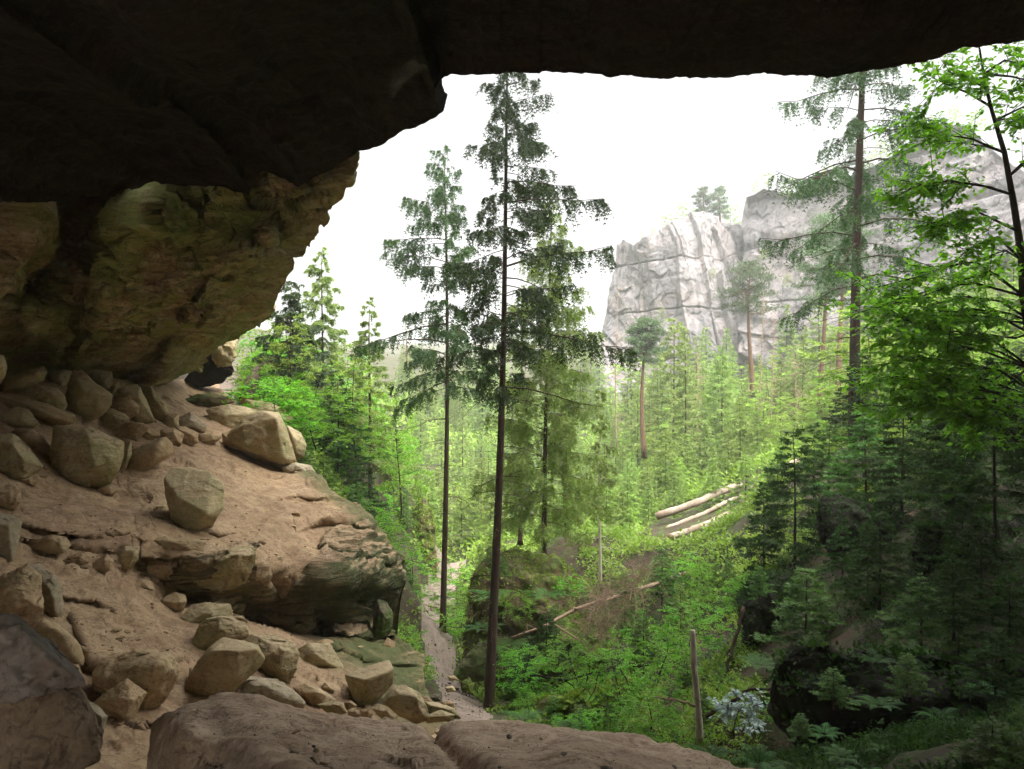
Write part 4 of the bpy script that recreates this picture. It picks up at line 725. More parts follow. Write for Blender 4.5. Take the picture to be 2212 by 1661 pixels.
# ---------------------------------------------------------------- far cliffs
def cliff(name, top, vbot, ctrl, seed, label, nu=360, nv=260):
    top = np.array(top, float); us = np.linspace(top[0, 0], top[-1, 0], nu)
    vt = np.interp(us, top[:, 0], top[:, 1]) + 3.5 * ridged(np.stack([us / 22, us * 0, us * 0], -1), 3, seed)
    t = np.linspace(0, 1, nv); U = np.repeat(us[None], nv, 0); V = vt[None] * (1 - t[:, None]) + vbot * t[:, None]
    Y = disp_tps(ctrl, 400)(U, V); p = P(U, V, Y)
    q = p; w = q[..., 0] + .6 * q[..., 1]
    fis = ridgeax(np.stack([w * .10, w * 0, q[..., 2] * .012], -1), 3, seed + 1)
    lay = ridgeax(np.stack([w * .015, w * 0, q[..., 2] * .16], -1), 3, seed + 2)
    st = strata(q[..., 2] + 3 * fbm(q * .03, 2, seed + 9), np.stack([w * .25, w * 0], -1), .11, seed + 5, 1.2)
    d = 2.8 * fis + .2 * st + 4.2 * facets(np.stack([w * .075, w * 0, q[..., 2] * .012], -1), 1., seed + 21, .3) + 1.2 * facets(np.stack([w * .2, w * 0, q[..., 2] * .045], -1), 1., seed + 22, .3) + .5 * ridgeax(np.stack([w * .5, w * 0, q[..., 2] * .03], -1), 2, seed + 24) + .3 * facets(q * .4, 1., seed + 23) + 1.2 * fbm(q * .05, 4, seed + 3) + .25 * ridged(q * .35, 4, seed + 4)
    cr = vn(np.stack([w * .02, w * 0, q[..., 2] * .14], -1), seed + 7); d = d - .45 * np.exp(-(cr / .03) ** 2)
    cr = vn(np.stack([w * .09, w * 0, q[..., 2] * .01], -1), seed + 8); d = d - 2.8 * np.exp(-(cr / .06) ** 2)
    N = face_cam(p, grid_normals(p)); p = p + N * (d * sstep(0, .02, t)[:, None])[..., None]
    rows = []
    for dy, dz in ((40, -6), (18, 1.5), (7, 1.2), (2, .6)):
        e = p[0].copy(); e *= ((e[:, 1] + dy) / e[:, 1])[:, None]; e[:, 2] -= .12 * dy; rows.append(e)
    A = np.concatenate([np.stack(rows), p], 0)
    cols = []
    for dy, dx in ((40, 5), (15, 1.5), (5, .5)):
        e = A[:, 0].copy(); e *= ((e[:, 1] + dy) / e[:, 1])[:, None]; e[:, 0] += dx; cols.append(e)
    A = np.concatenate([np.stack(cols, 1), A], 1); n, m = A.shape[:2]
    o = mesh_obj(name, A.reshape(-1, 3), grid_faces(n, m), M['cliff'], attr={'moss': np.zeros(n * m)}); return tag(o, label, 'cliff')
cliff('sandstone_cliff', [(1306,720),(1312,680),(1320,640),(1330,600),(1336,560),(1345,524),(1362,514),(1382,524),(1400,512),(1440,494),(1475,480),(1500,474),(1540,476),(1580,486),(1605,498),(1640,520),(1680,540)], 900,
      [(1306,700,122),(1345,520,124),(1400,520,118),(1500,480,120),(1600,500,124),(1680,560,122),(1320,900,114),(1500,900,110),(1680,900,108),(1500,690,114)], 401, 'pale grey weathered cliff with a vertical left edge in the middle distance')
cliff('sandstone_cliff', [(1600,520),(1603,470),(1612,425),(1650,408),(1700,415),(1760,405),(1810,390),(1860,370),(1920,340),(1980,296),(2040,264),(2090,275),(2150,330),(2230,380),(2400,400)], 900,
      [(1600,500,116),(1620,420,116),(1750,410,108),(1900,350,98),(2050,260,92),(2400,200,75),(1600,900,104),(1800,900,94),(2050,900,80),(2400,900,66)], 431, 'higher grey cliff behind the tall bare trunk on the right')
# far wooded ridge
rx = np.linspace(-260, 160, 160); rt = np.linspace(0, 1, 24)
RZ = 52 + 9 * fbm(np.stack([rx * .012, rx * 0, rx * 0], -1), 3, 61) + 2.2 * ridged(np.stack([rx * .12, rx * 0, rx * 0], -1), 3, 62)
RX, RT = np.meshgrid(rx, rt); RZZ = 5 + (RZ[None] - 5 - 22) * RT; RY = 520 + 160 * RT
pp = np.stack([RX * 1.2, RY, RZZ + 1.5 * vn(np.stack([RX * .2, RY * .1, RX * 0], -1), 4)], -1)
m_, t_, o_ = newmat('far_wood'); b_ = t_.nodes.new('ShaderNodeBsdfPrincipled'); v_ = vec_obj(t_, scale=(1, 1, .5))
t_.links.new(mixrgb(t_, ramp(t_, nz(t_, v_, .25, 8, .7), [(.35, 0), (.65, 1)]), (.03, .055, .03), (.08, .12, .06)), b_.inputs['Base Color']); b_.inputs['Roughness'].default_value = 1; t_.links.new(b_.outputs[0], o_.inputs[0])
structure(mesh_obj('hills', pp.reshape(-1, 3), grid_faces(24, 160)[:, ::-1], m_))
# ---------------------------------------------------------------- plant generators
def tri_tufts(p, d, side, L, w):
    "pointed needle tufts: base along d, tip leaning to the side; all (n,3)"
    a = p - d * w[:, None]; b = p + d * w[:, None]; c = p + (d * .75 + side * .75) * L[:, None]
    v = np.stack([a, b, c], 1).reshape(-1, 3); return v, np.arange(len(v)).reshape(-1, 3)
def norm(a): return a / (np.linalg.norm(a, axis=-1, keepdims=True) + 1e-9)
def spruce(name, seed, H, base, R, nb=90, sag=.35, rise=.25, hang=.8, dens=13, tl=.38, Mn=6, ts=1., r0=.15, lean=(0, 0), bare=14, bark='bark', leaf='spruce', prof='old', topcut=1., patch=.25, bias=None, stubs=True):
    rng = np.random.default_rng(seed); root = empty(name)
    zz = np.linspace(0, 1, 16); ph = rng.uniform(0, 6); bend = .012 * H * np.sin(zz * 3 + ph) * zz
    tc = np.stack([lean[0] * zz + bend, lean[1] * zz, zz * H * topcut - .5 * (zz == 0)], -1)
    rad = r0 * ((1 - zz) ** .8 * .85 + .04) ; rad[0] *= 1.9; rad[1] *= 1.12 if len(rad) > 1 else 1
    tr = MB(); zf = np.concatenate([[0, .012, .03], zz[1:]]); tc2 = np.stack([np.interp(zf, zz, tc[:, k]) for k in range(3)], -1); rad2 = np.interp(zf, zz, np.r_[r0, rad[1:]]); rad2[0] = r0 * 1.55; rad2[1] = r0 * 1.15
    tr.tube(tc2, rad2, 12 if r0 > .1 else 7)
    def axis(h): return np.stack([np.interp(h / H, zz, tc[:, k]) for k in range(2)] + [h], -1)
    TV = []; n0 = 0
    hs = base + (H - base) * np.linspace(0, 1, nb) ** .9; hs = hs + rng.uniform(-.3, .3, nb) * (H - base) / nb * 3
    for i, h in enumerate(hs):
        t = np.clip((h - base) / (H - base), 0, 1)
        if prof == 'old': pf = (1 - t) ** .75 * (.55 + .45 * min(1, t * 4 + .3)) + .06
        elif prof == 'young': pf = (1 - t) ** .95 + .04
        else: pf = min(1, (1 - t) * 2.5) * (.75 + .25 * t)
        az = i * 2.4 + rng.uniform(-.5, .5); L = R * pf * (rng.uniform(.55, 1.12) if prof == 'young' else rng.uniform(.3, 1.25))
        if bias: L *= 1 + bias[1] * math.cos(az - bias[0])
        if L < .06: continue
        K = 9; s = np.linspace(0, 1, K); ri = rise * (1 - .6 * (1 - t)) + (rng.uniform(-.08, .08) if prof == 'young' else rng.uniform(-.25, .35))
        sg = sag * (1.25 - t * .8) + rng.uniform(-.05, .05)
        hd = np.array([math.cos(az), math.sin(az), 0]); sw = rng.uniform(-.15, .15); sd_ = np.array([-hd[1], hd[0], 0])
        path = axis(h)[None] + hd * (L * s)[:, None] + sd_ * (sw * L * s ** 2)[:, None]; path[:, 2] += L * (ri * s - sg * s ** 2 + .22 * sg * s ** 5 * 2)
        br = max(.005, .0085 * L * (r0 / .15) ** .3)
        tr.tube(path[:: 2], np.linspace(br, br * .25, len(path[::2])), 4, False)
        if rng.random() < patch * (1 - t): continue
        runs = [(path, L, s)]
        if prof == 'old' and L > .5:
            for j in range(int(3 + L * 2.6)):
                if rng.random() < patch * .8: continue
                us_ = rng.uniform(.25, .95); p0_ = np.array([np.interp(us_, s, path[:, k]) for k in range(3)]); sg2 = 1 if j % 2 else -1; l2 = L * rng.uniform(.16, .42) * (1.25 - us_)
                d2_ = norm(hd * rng.uniform(.5, 1.1) + sd_ * sg2 * rng.uniform(.4, 1.) + np.array([0, 0, rng.uniform(-.25, .3)])); s2_ = np.linspace(0, 1, 5)
                pp_ = p0_ + d2_ * (l2 * s2_)[:, None]; pp_[:, 2] -= l2 * .35 * s2_ ** 2; tr.tube(pp_[::2], [br * .4, br * .3, .003], 3, False); runs.append((pp_, l2, s2_))
        for path, Lr, s in runs:
          n = max(3, int(Lr * dens * (1.6 if prof != 'old' else 1.0))); u = rng.uniform(.10 if prof == 'young' else .16, 1, n) ** .8; both = np.where(rng.random(n) < .5, 1., -1.)
          bp = np.stack([np.interp(u, s, path[:, k]) for k in range(3)], -1)
          tg = norm(np.stack([np.interp(u, s, np.gradient(path[:, k], s)) for k in range(3)], -1))
          sdv = norm(np.cross(tg, [0, 0, 1])) * both[:, None]
          ang = np.radians(rng.uniform(25, 75, n)); dr = tg * np.cos(ang)[:, None] + sdv * np.sin(ang)[:, None]
          dr[:, 2] -= hang * (1 if prof == 'young' else rng.uniform(.35, 1.5)) * rng.uniform(.2, 1.5, n); dr = norm(dr)
          ln = tl * (1.15 - .65 * u) * rng.uniform(.5, 1.3, n) * min(1, .5 + L / R)
          q = (np.arange(Mn) + .5) / Mn
          pos = bp[:, None] + dr[:, None] * (ln[:, None] * q[None])[..., None]; pos[..., 2] -= hang * .35 * (ln[:, None] * q[None] ** 2)
          pos = pos.reshape(-1, 3); d2 = np.repeat(dr, Mn, 0) + rng.normal(0, .15, (n * Mn, 3)); d2[:, 2] -= hang * .3; d2 = norm(d2)
          sv = norm(np.cross(d2, rng.normal(0, 1, d2.shape)))
          k = len(pos); TL = .10 * ts * rng.uniform(.7, 1.35, k); TW = .026 * ts * rng.uniform(.7, 1.3, k)
          for sg_ in (1, -1): TV.append(tri_tufts(pos, d2, sv * sg_, TL, TW)[0])
    for k in range(bare):                                  # dead snags below the crown
        h = rng.uniform(.12, 1) * base; az = rng.uniform(0, 6.28); L = R * rng.uniform(.15, .8) * (.5 + .5 * h / max(base, .1)); s = np.linspace(0, 1, 6)
        hd = np.array([math.cos(az), math.sin(az), 0]); path = axis(h)[None] + hd * (L * s)[:, None]; path[:, 2] += L * (.12 * s - .45 * s ** 2); path += rng.normal(0, .02 * L, path.shape) * s[:, None]
        tr.tube(path, np.linspace(.013, .003, 6), 3, False)
        for _ in range(5):
            j = rng.integers(2, 6); e = path[j] + rng.normal(0, .22 * L, 3) * (1, 1, .7) + hd * .15 * L; tr.tube([path[j], (path[j] + e) / 2 + rng.normal(0, .02, 3), e], [.006, .004, .002], 3, False)
    tr.build('trunk', M[bark], root)
    if TV:
        v = np.concatenate(TV); mesh_obj('crown', v, np.arange(len(v)).reshape(-1, 3), M[leaf], root, smooth=False)
    return root
def leaf_quads(p, d, up, L, W, rng):
    "folded pointed leaves"
    s = norm(np.cross(d, up)); m = p + d * (L * .45)[:, None]
    v = np.stack([p, m + s * (W / 2)[:, None] + up * (W * .12)[:, None], p + d * L[:, None], m - s * (W / 2)[:, None] + up * (W * .12)[:, None]], 1).reshape(-1, 3)
    q = np.arange(len(v)).reshape(-1, 4); return v, np.concatenate([q[:, [0, 1, 2]], q[:, [0, 2, 3]]])
def sprays(path, rng, dens, ll, leaf, out, br, droop=.15, flat=.35):
    "leafy side twigs along one branch path"
    path = np.asarray(path, float); seg = np.r_[0, np.cumsum(np.linalg.norm(np.diff(path, axis=0), axis=1))]; T = seg[-1]; n = max(3, int(T * dens))
    u = np.sqrt(rng.uniform(.04, 1, n)) * T; bp = np.stack([np.interp(u, seg, path[:, k]) for k in range(3)], -1)
    tg = norm(np.stack([np.interp(u, seg, np.gradient(path[:, k], seg)) for k in range(3)], -1)); sg = np.where(rng.random(n) < .5, 1, -1)
    sd_ = norm(np.cross(tg, [0, 0, 1])) * sg[:, None]; dr = norm(tg * .7 + sd_ * rng.uniform(.3, 1.1, n)[:, None] + rng.normal(0, flat, (n, 3)) * (.4, .4, 1)); dr[:, 2] -= droop
    ln = ll * rng.uniform(.4, 1.2, n)
    for i in range(0, n, 2): br.tube([bp[i], bp[i] + dr[i] * ln[i]], [.004, .002], 3, False)
    K = 7; q = (np.arange(K) + .6) / K
    pos = (bp[:, None] + dr[:, None] * (ln[:, None] * q[None])[..., None]).reshape(-1, 3); m = len(pos)
    d2 = np.repeat(dr, K, 0); s2 = norm(np.cross(d2, [0, 0, 1])) * np.tile(np.where(np.arange(K) % 2, 1, -1), n)[:, None]
    ld = norm(d2 * .6 + s2 * .8 + rng.normal(0, .3, (m, 3)) - np.array([0, 0, .25])); up = norm(np.array([0, 0, 1.]) + rng.normal(0, .45, (m, 3)))
    L = leaf * rng.uniform(.6, 1.25, m); out.append(leaf_quads(pos, ld, up, L, L * .58, rng)[0])
def leafy(root, name, out, mat):
    v = np.concatenate(out); q = np.arange(len(v)).reshape(-1, 4)
    return mesh_obj(name, v, np.concatenate([q[:, [0, 1, 2]], q[:, [0, 2, 3]]]), M[mat], root, smooth=False)
def broadleaf(name, seed, H, R, nb=40, base=.25, leaf=.075, dens=9, ll=.35, r0=.05, mat='leaf', bark='bark_dark', trunk=None, shape='dome', sub=4):
    rng = np.random.default_rng(seed); root = empty(name); z = np.linspace(0, 1, 12)
    if trunk is None: trunk = np.stack([R * .12 * np.sin(z * 4 + seed), R * .12 * np.cos(z * 3 + seed), z * H], -1)
    tr = MB(); n = len(trunk); tr.tube(trunk, np.linspace(r0, r0 * .2, n), 8); out = []; s0 = np.linspace(0, 1, n)
    for i in range(nb):
        t = base + (1 - base) * (i + rng.random()) / nb; p0 = np.array([np.interp(t, s0, trunk[:, k]) for k in range(3)])
        az = i * 2.4 + rng.uniform(-.4, .4); k = (t - base) / (1 - base)
        L = R * (math.sqrt(max(.05, 1 - (k * 1.05 - .25) ** 2)) if shape == 'dome' else (1 - .75 * k)) * rng.uniform(.6, 1.1); hd = np.array([math.cos(az), math.sin(az), 0]); s = np.linspace(0, 1, 7)
        path = p0 + hd * (L * s)[:, None] + rng.normal(0, .04 * L, (7, 3)) * s[:, None]; path[:, 2] += L * (.45 * s - .3 * s ** 2) * rng.uniform(.2, 1.3)
        tr.tube(path, np.linspace(r0 * .28, .004, 7), 4, False); sprays(path[2:], rng, dens, ll, leaf, out, tr)
        for _ in range(sub):
            j = rng.integers(2, 6); e = path[j] + norm(hd + rng.normal(0, .7, 3) * (1, 1, .5)) * L * rng.uniform(.25, .5); pp = np.stack([path[j], (path[j] + e) / 2 + rng.normal(0, .03 * L, 3), e])
            tr.tube(pp, [.008, .005, .003], 3, False); sprays(pp, rng, dens, ll * .8, leaf, out, tr)
    tr.build('trunk', M[bark], root); leafy(root, 'crown', out, mat); return root
def pine(name, seed, H, R, base=.62, r0=.2, leaf='pine', clumps=46, ts=1.):
    rng = np.random.default_rng(seed); root = empty(name); z = np.linspace(0, 1, 12); bx = .02 * H * np.sin(z * 4 + seed)
    tr = MB(); tk = np.stack([bx, bx * .3, z * H], -1); tr.tube(tk, r0 * (1 - .8 * z), 9); TV = []
    for i in range(clumps):
        t = base + (1 - base) * (i + .5) / clumps; p0 = np.array([np.interp(t, z, tk[:, 0]), 0, t * H]); az = i * 2.4 + rng.uniform(-.5, .5)
        L = R * rng.uniform(.35, 1) * math.sqrt(max(.08, 1 - ((t - base) / (1 - base) * 1.5 - .45) ** 2)); e = p0 + np.array([math.cos(az), math.sin(az), rng.uniform(-.1, .45)]) * L
        mid = (p0 + e) / 2 + rng.normal(0, .08 * L, 3); tr.tube([p0, mid, e], [r0 * .25, r0 * .15, .02], 4, False)
        n = 150; c = np.concatenate([e + rng.normal(0, 1, (n, 3)) * (.15 * R, .15 * R, .055 * R), mid + rng.normal(0, 1, (n // 4, 3)) * (.1 * R, .1 * R, .05 * R)])
        d = norm(rng.normal(0, 1, c.shape) + (0, 0, .7)); sv = norm(np.cross(d, rng.normal(0, 1, c.shape))); k = len(c)
        TV.append(tri_tufts(c, d, sv, .22 * ts * rng.uniform(.7, 1.3, k), .05 * ts * np.ones(k))[0])
    for i in range(10):
        h = rng.uniform(.2, max(.3, base)) * H; az = rng.uniform(0, 6.28); L = rng.uniform(.3, 1.3); tr.tube([(np.interp(h / H, z, tk[:, 0]), 0, h), (math.cos(az) * L, math.sin(az) * L, h + rng.uniform(-.3, .3))], [.03, .01], 3, False)
    tr.build('trunk', M['bark_pine'], root); v = np.concatenate(TV); mesh_obj('crown', v, np.arange(len(v)).reshape(-1, 3), M[leaf], root, smooth=False); return root
def snag(name, seed, H, r0=.1, nb=40, L0=1.4, mat='dead', one=True):
    rng = np.random.default_rng(seed); z = np.linspace(0, 1, 9); tr = MB(); bx = .015 * H * np.sin(z * 3 + seed); tr.tube(np.stack([bx, bx * 0, z * H], -1), r0 * (1 - .85 * z), 7)
    for i in range(nb):
        h = rng.uniform(.15, .98); az = rng.uniform(0, 6.28); L = L0 * rng.uniform(.3, 1) * (1.1 - h * .8); s = np.linspace(0, 1, 5); hd = np.array([math.cos(az), math.sin(az), 0])
        p = np.array([np.interp(h, z, bx), 0, h * H]) + hd * (L * s)[:, None]; p[:, 2] += L * (.2 * s - .5 * s * s); p += rng.normal(0, .03 * L, p.shape) * s[:, None]; tr.tube(p, np.linspace(.02, .005, 5), 3, False)
        for _ in range(3):
            j = rng.integers(2, 5); e = p[j] + rng.normal(0, .25 * L, 3); tr.tube([p[j], e], [.009, .004], 3, False)
    return tr.build(name, M[mat])
def fern(name, seed, n=9, L=.7, mat='fern'):
    rng = np.random.default_rng(seed); out = []; mb = MB()
    for i in range(n):
        az = i / n * 6.28 + rng.uniform(-.25, .25); l = L * rng.uniform(.7, 1.1); s = np.linspace(0, 1, 26); hd = np.array([math.cos(az), math.sin(az), 0]); rise = rng.uniform(.5, .95)
        p = hd * (l * s)[:, None] * (1 - .15 * rise); p[:, 2] = l * (rise * s - .75 * rise * s ** 2.2); mb.tube(p[::5], np.linspace(.005, .0015, 6), 3, False)
        tg = norm(np.gradient(p, axis=0)); sd_ = np.cross(tg, [0, 0, 1]); sd_ = norm(sd_); k = slice(4, 26)
        w = np.sin(np.clip((s[k] - .1) / .9, 0, 1) ** .6 * math.pi) * .22 * l + .01
        for sg in (1, -1):
            d = norm(sd_[k] * sg + tg[k] * .35 - np.array([0, 0, .15])); up = np.cross(d, tg[k]) * sg; up = norm(np.abs(up) * np.sign([1, 1, 1]))
            # each pinna is cut into leaflets
            Q = 7; q = (np.arange(Q) + .5) / Q; b = (p[k][:, None] + d[:, None] * (w[:, None] * q[None])[..., None]).reshape(-1, 3); dd = np.repeat(d, Q, 0); tt_ = np.repeat(tg[k], Q, 0); ll_ = (w[:, None] * (1.05 - q[None]) * .20).ravel() + .004
            uu_ = np.repeat(np.tile([[0, 0, 1.]], (len(d), 1)), Q, 0)
            for s2 in (1, -1): out.append(leaf_quads(b, norm(tt_ * s2 + dd * .4), uu_, ll_, ll_ * .45 + .002, rng)[0])
    root = empty(name); mb.build('stem', M['bark_dark'], root); leafy(root, 'frond', out, mat); return root
def put(root, u, v, Y, label, cat='tree', group=None, rz=0, s=1):
    root.location = P(u, v, Y).tolist(); root.rotation_euler = (0, 0, rz); root.scale = (s, s, s) if np.isscalar(s) else s; return tag(root, label, cat, group)
def hpx(n, Y): return n / F * Y

# ---------------------------------------------------------------- the tall trees
put(spruce('spruce_tree', 11, hpx(1125, 30), hpx(600, 30), 2.9, nb=80, tl=.5, hang=1.7, r0=.14, lean=(.2, 0), bias=(3.1, .25), bare=34, dens=17, patch=.3), 955, 1434, 30, 'tall spruce with dark bare lower trunk standing in the path, left of the pair')
put(spruce('spruce_tree', 12, hpx(1480, 21.7), hpx(690, 21.7), 2.7, nb=100, tl=.5, hang=1.7, r0=.15, lean=(.75, 0), bias=(.2, .3), bare=40, dens=18, ts=.9, patch=.32), 1055, 1532, 21.7, 'tallest spruce with flared base by the path, right one of the pair')
put(spruce('spruce_tree', 13, hpx(760, 27), hpx(70, 27), 2.6, nb=120, tl=.55, r0=.10, lean=(.1, 0), hang=1.8, bare=4, dens=15, leaf='spruce_light', patch=.12), 1176, 1200, 27, 'shaggy pale green spruce rooted on top of the mossy block')
put(spruce('spruce_tree', 14, hpx(480, 33), hpx(10, 33), 1.1, nb=60, r0=.09, hang=1., bare=3, dens=12, ts=1.2, patch=.4), 1124, 1150, 33, 'thin dark spruce just left of the shaggy pale one')
put(spruce('spruce_tree', 15, hpx(420, 36), hpx(150, 36), 1.0, nb=40, r0=.11, lean=(-.35, 0), bark='bark_pine', hang=.9, bare=10, ts=1.3, leaf='spruce_light', patch=.5), 1224, 1170, 36, 'thin orange barked spruce right of the mossy block')
put(spruce('spruce_tree', 16, hpx(420, 30), hpx(230, 30), .9, nb=40, r0=.075, bark='bark_pale', hang=1., bare=14, ts=1.2, leaf='spruce_light', patch=.4), 1297, 1262, 30, 'thin pale straight young spruce trunk above the fallen branch')
put(spruce('spruce_tree', 17, hpx(1250, 28), hpx(330, 28), 4.1, nb=80, tl=.6, hang=1.9, r0=.225, lean=(.3, 0), bias=(3.3, .15), bare=30, dens=15, sag=.6, patch=.28, ts=.95), 1845, 965, 28, 'big spruce with thick straight trunk on the right, crown cut by the roof')
put(spruce('spruce_tree', 18, hpx(500, 38), hpx(180, 38), 1.7, nb=75, r0=.10, bare=5, ts=1.3, leaf='spruce_light', hang=.9), 700, 1035, 38, 'pointed spruce nearest to the cave wall against the sky')
put(spruce('spruce_tree', 19, hpx(420, 37), hpx(60, 37), 2.1, nb=70, r0=.11, bare=5, ts=1.3, leaf='spruce_light', hang=.8, prof='young'), 800, 1060, 37, 'pointed spruce halfway between the cave wall and the tall pair', rz=1)
put(spruce('spruce_tree', 20, hpx(300, 35), hpx(70, 35), 1.9, nb=70, r0=.10, bare=5, ts=1.3, leaf='spruce'), 628, 905, 35, 'dark spruce top right beside the red stained knob', rz=2)
put(pine('pine_tree', 21, hpx(290, 75), hpx(62, 75), r0=.26), 1622, 860, 75, 'leaning pine with flat bluish crown before the cliffs')
put(pine('pine_tree', 22, hpx(300, 62), hpx(45, 62), r0=.22, base=.7), 1392, 990, 62, 'orange stemmed pine with small crown left of the light green spruces')
put(pine('pine_tree', 23, hpx(430, 60), hpx(60, 60), r0=.26, base=.6), 1818, 900, 60, 'pine with bright orange stem just left of the thick straight trunk')
put(pine('pine_tree', 24, hpx(430, 66), hpx(70, 66), r0=.24, base=.55), 1776, 900, 66, 'taller pine behind with a crown reaching above the cliff edge')
for i, (u, v, Y, h, lab) in enumerate([(1335,985,62,370,'leafless grey tree just right of the tall middle spruces'),(1645,960,60,330,'leafless brown tree in the reddish thicket, leftmost'),(1665,1000,58,330,'leafless pale straight tree in the reddish thicket'),(1505,1010,60,250,'leafless thin tree beside the light green spruces'),(877,800,110,130,'far bare orange trunk on the skyline left of the tall pair'),(1720,930,60,210,'leafless twiggy tree below the two orange pines'),(1795,960,50,200,'leafless twiggy tree at the foot of the thick straight trunk')]):
    o = snag('dead_tree', 60 + i, hpx(h, Y), .06 + .05 * (i == 4), 46, 1.7, 'bark_pine' if i == 4 else 'dead'); put(o, u, v, Y, lab)

# broadleaf tree at the right edge with measured limbs
rng = np.random.default_rng(5); root = empty('broadleaf_tree'); tr = MB(); out = []
b0 = P(2290, 1330, 11.5); root.location = b0.tolist()
tk = P(*np.array([(2290,1330,11.5),(2262,1000,11.5),(2236,800,11.5),(2212,640,11.5),(2208,560,11.5),(2190,440,11.5),(2170,330,11.5),(2140,230,11.4),(2125,160,11.3),(2110,70,11.2)], float).T) - b0
tr.tube(tk, [.10,.085,.07,.062,.055,.045,.035,.025,.018,.01], 9)
LB = [(2212,640,[(2150,592),(2100,598),(2040,620),(1960,640),(1905,655)]),(2200,500,[(2140,470),(2080,480),(2020,500)]),(2185,420,[(2120,400),(2050,390),(1985,400),(1940,420)]),(2170,330,[(2100,300),(2040,290),(1990,270)]),(2140,230,[(2090,200),(2040,180),(2010,165)]),
      (2125,160,[(2170,130),(2212,140),(2260,130)]),(2150,260,[(2212,230),(2280,240)]),(2180,380,[(2230,340),(2300,330)]),(2236,800,[(2160,760),(2080,740),(2000,730),(1940,700)]),(2212,640,[(2260,600),(2330,590)]),(2250,900,[(2180,860),(2100,830),(2030,830),(1970,820)]),(2225,720,[(2170,690),(2100,680),(2030,690)]),
      (2205,560,[(2170,540),(2120,560),(2080,590)]),(2250,860,[(2160,800),(2060,780),(1980,770),(1900,790)]),(2240,700,[(2160,650),(2080,640),(2010,660),(1950,690)]),(2262,950,[(2200,900),(2120,870),(2040,860),(1970,880)]),(2262,1000,[(2180,940),(2100,900),(2020,880)]),(2236,780,[(2180,800),(2130,830),(2090,880)])]
for (u, v, pl) in LB:
    for rep in range(3 if v > 600 else 2):
        dY = rng.uniform(-1.1, 1.1) if rep == 0 else rng.uniform(-1.6, 1.6); a = np.array([(u, v)] + pl, float); 
        if rep: a[1:] += rng.uniform(-45, 45, (1, 2))
        pth = P(a[:, 0], a[:, 1], 11.5 + dY * np.linspace(0, 1, len(a))) - b0; tr.tube(pth, np.linspace(.02, .005, len(a)), 5, False); sprays(pth, rng, 15, .36, .105, out, tr)
        for _ in range(7):
            j = rng.uniform(.2, 1) * (len(a) - 1); k = int(min(j, len(a) - 2)); p0 = pth[k] + (pth[k+1] - pth[k]) * (j - k); e = p0 + norm(pth[-1] - pth[0] + rng.normal(0, .8, 3)) * rng.uniform(.3, .75); tr.tube([p0, e], [.007, .003], 3, False); sprays(np.stack([p0, (p0 + e) / 2 + rng.normal(0, .03, 3), e]), rng, 12, .28, .09, out, tr)
tr.build('trunk', M['bark_dark'], root); leafy(root, 'crown', out, 'leaf_bright'); tag(root, 'slender broadleaf tree with bright layered leaves along the right edge', 'tree')

# ---------------------------------------------------------------- prototypes for the thicket
PR = {}
PR['ys'] = [spruce('young_spruce', 100 + i, 3.2, .25, 1.05, nb=58, rise=.45, sag=.38, hang=.18, dens=20, tl=.30, Mn=5, ts=.85, r0=.035, bare=0, leaf='spruce_young', prof='young', patch=0) for i in range(3)]
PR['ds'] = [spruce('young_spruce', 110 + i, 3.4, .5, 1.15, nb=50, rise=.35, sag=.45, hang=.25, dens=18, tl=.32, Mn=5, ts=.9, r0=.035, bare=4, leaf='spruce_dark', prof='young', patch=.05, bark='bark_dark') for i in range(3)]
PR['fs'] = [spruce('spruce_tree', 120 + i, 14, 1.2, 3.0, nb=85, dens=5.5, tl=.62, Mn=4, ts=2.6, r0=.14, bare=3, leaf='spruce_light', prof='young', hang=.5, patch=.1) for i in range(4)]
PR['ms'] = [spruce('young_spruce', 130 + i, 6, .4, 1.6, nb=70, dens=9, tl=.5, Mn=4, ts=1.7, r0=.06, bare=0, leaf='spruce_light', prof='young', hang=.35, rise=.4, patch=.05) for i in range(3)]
PR['bl'] = [broadleaf('broadleaf_tree', 140 + i, 6, 2.0, 26, .15, .16, 7, .5, .06, 'leaf_pale', 'bark', sub=3) for i in range(2)]
PR['sh'] = [broadleaf('shrub', 150 + i, 1.9, 1.1, 22, .05, .085, 11, .3, .02, 'leaf_bright', 'bark_dark', sub=3) for i in range(3)]
PR['fe'] = [fern('fern', 160 + i) for i in range(3)]
for ps in PR.values():
    for o in ps: o.location = (0, -60, -60)
used = {}
NH = {'ys': 3.2, 'ds': 3.4, 'fs': 14, 'ms': 6, 'bl': 6.2, 'sh': 1.9, 'fe': .5}
CATS = {'ys': 'tree', 'ds': 'tree', 'fs': 'tree', 'ms': 'tree', 'bl': 'tree', 'sh': 'shrub', 'fe': 'fern'}
R_ = random.Random(7)
def plant(k, u, v, Y, hp, label, group=None, wide=1., loc=None):
    pr = R_.choice(PR[k]); s = hpx(hp, Y) / NH[k]; loc = P(u, v, Y).tolist() if loc is None else loc; rz = R_.uniform(0, 6.28)
    if pr.name not in used:
        used[pr.name] = 1; pr.location = loc; pr.rotation_euler = (0, 0, rz); pr.scale = (s * wide, s * wide, s); o = pr; o['label'] = label
        if group: o['group'] = group
    else: o = dup(pr, loc, rz, (s * wide, s * wide, s), label, group)
    if not group and 'group' in o: del o['group']
    o['category'] = CATS[k]; return o
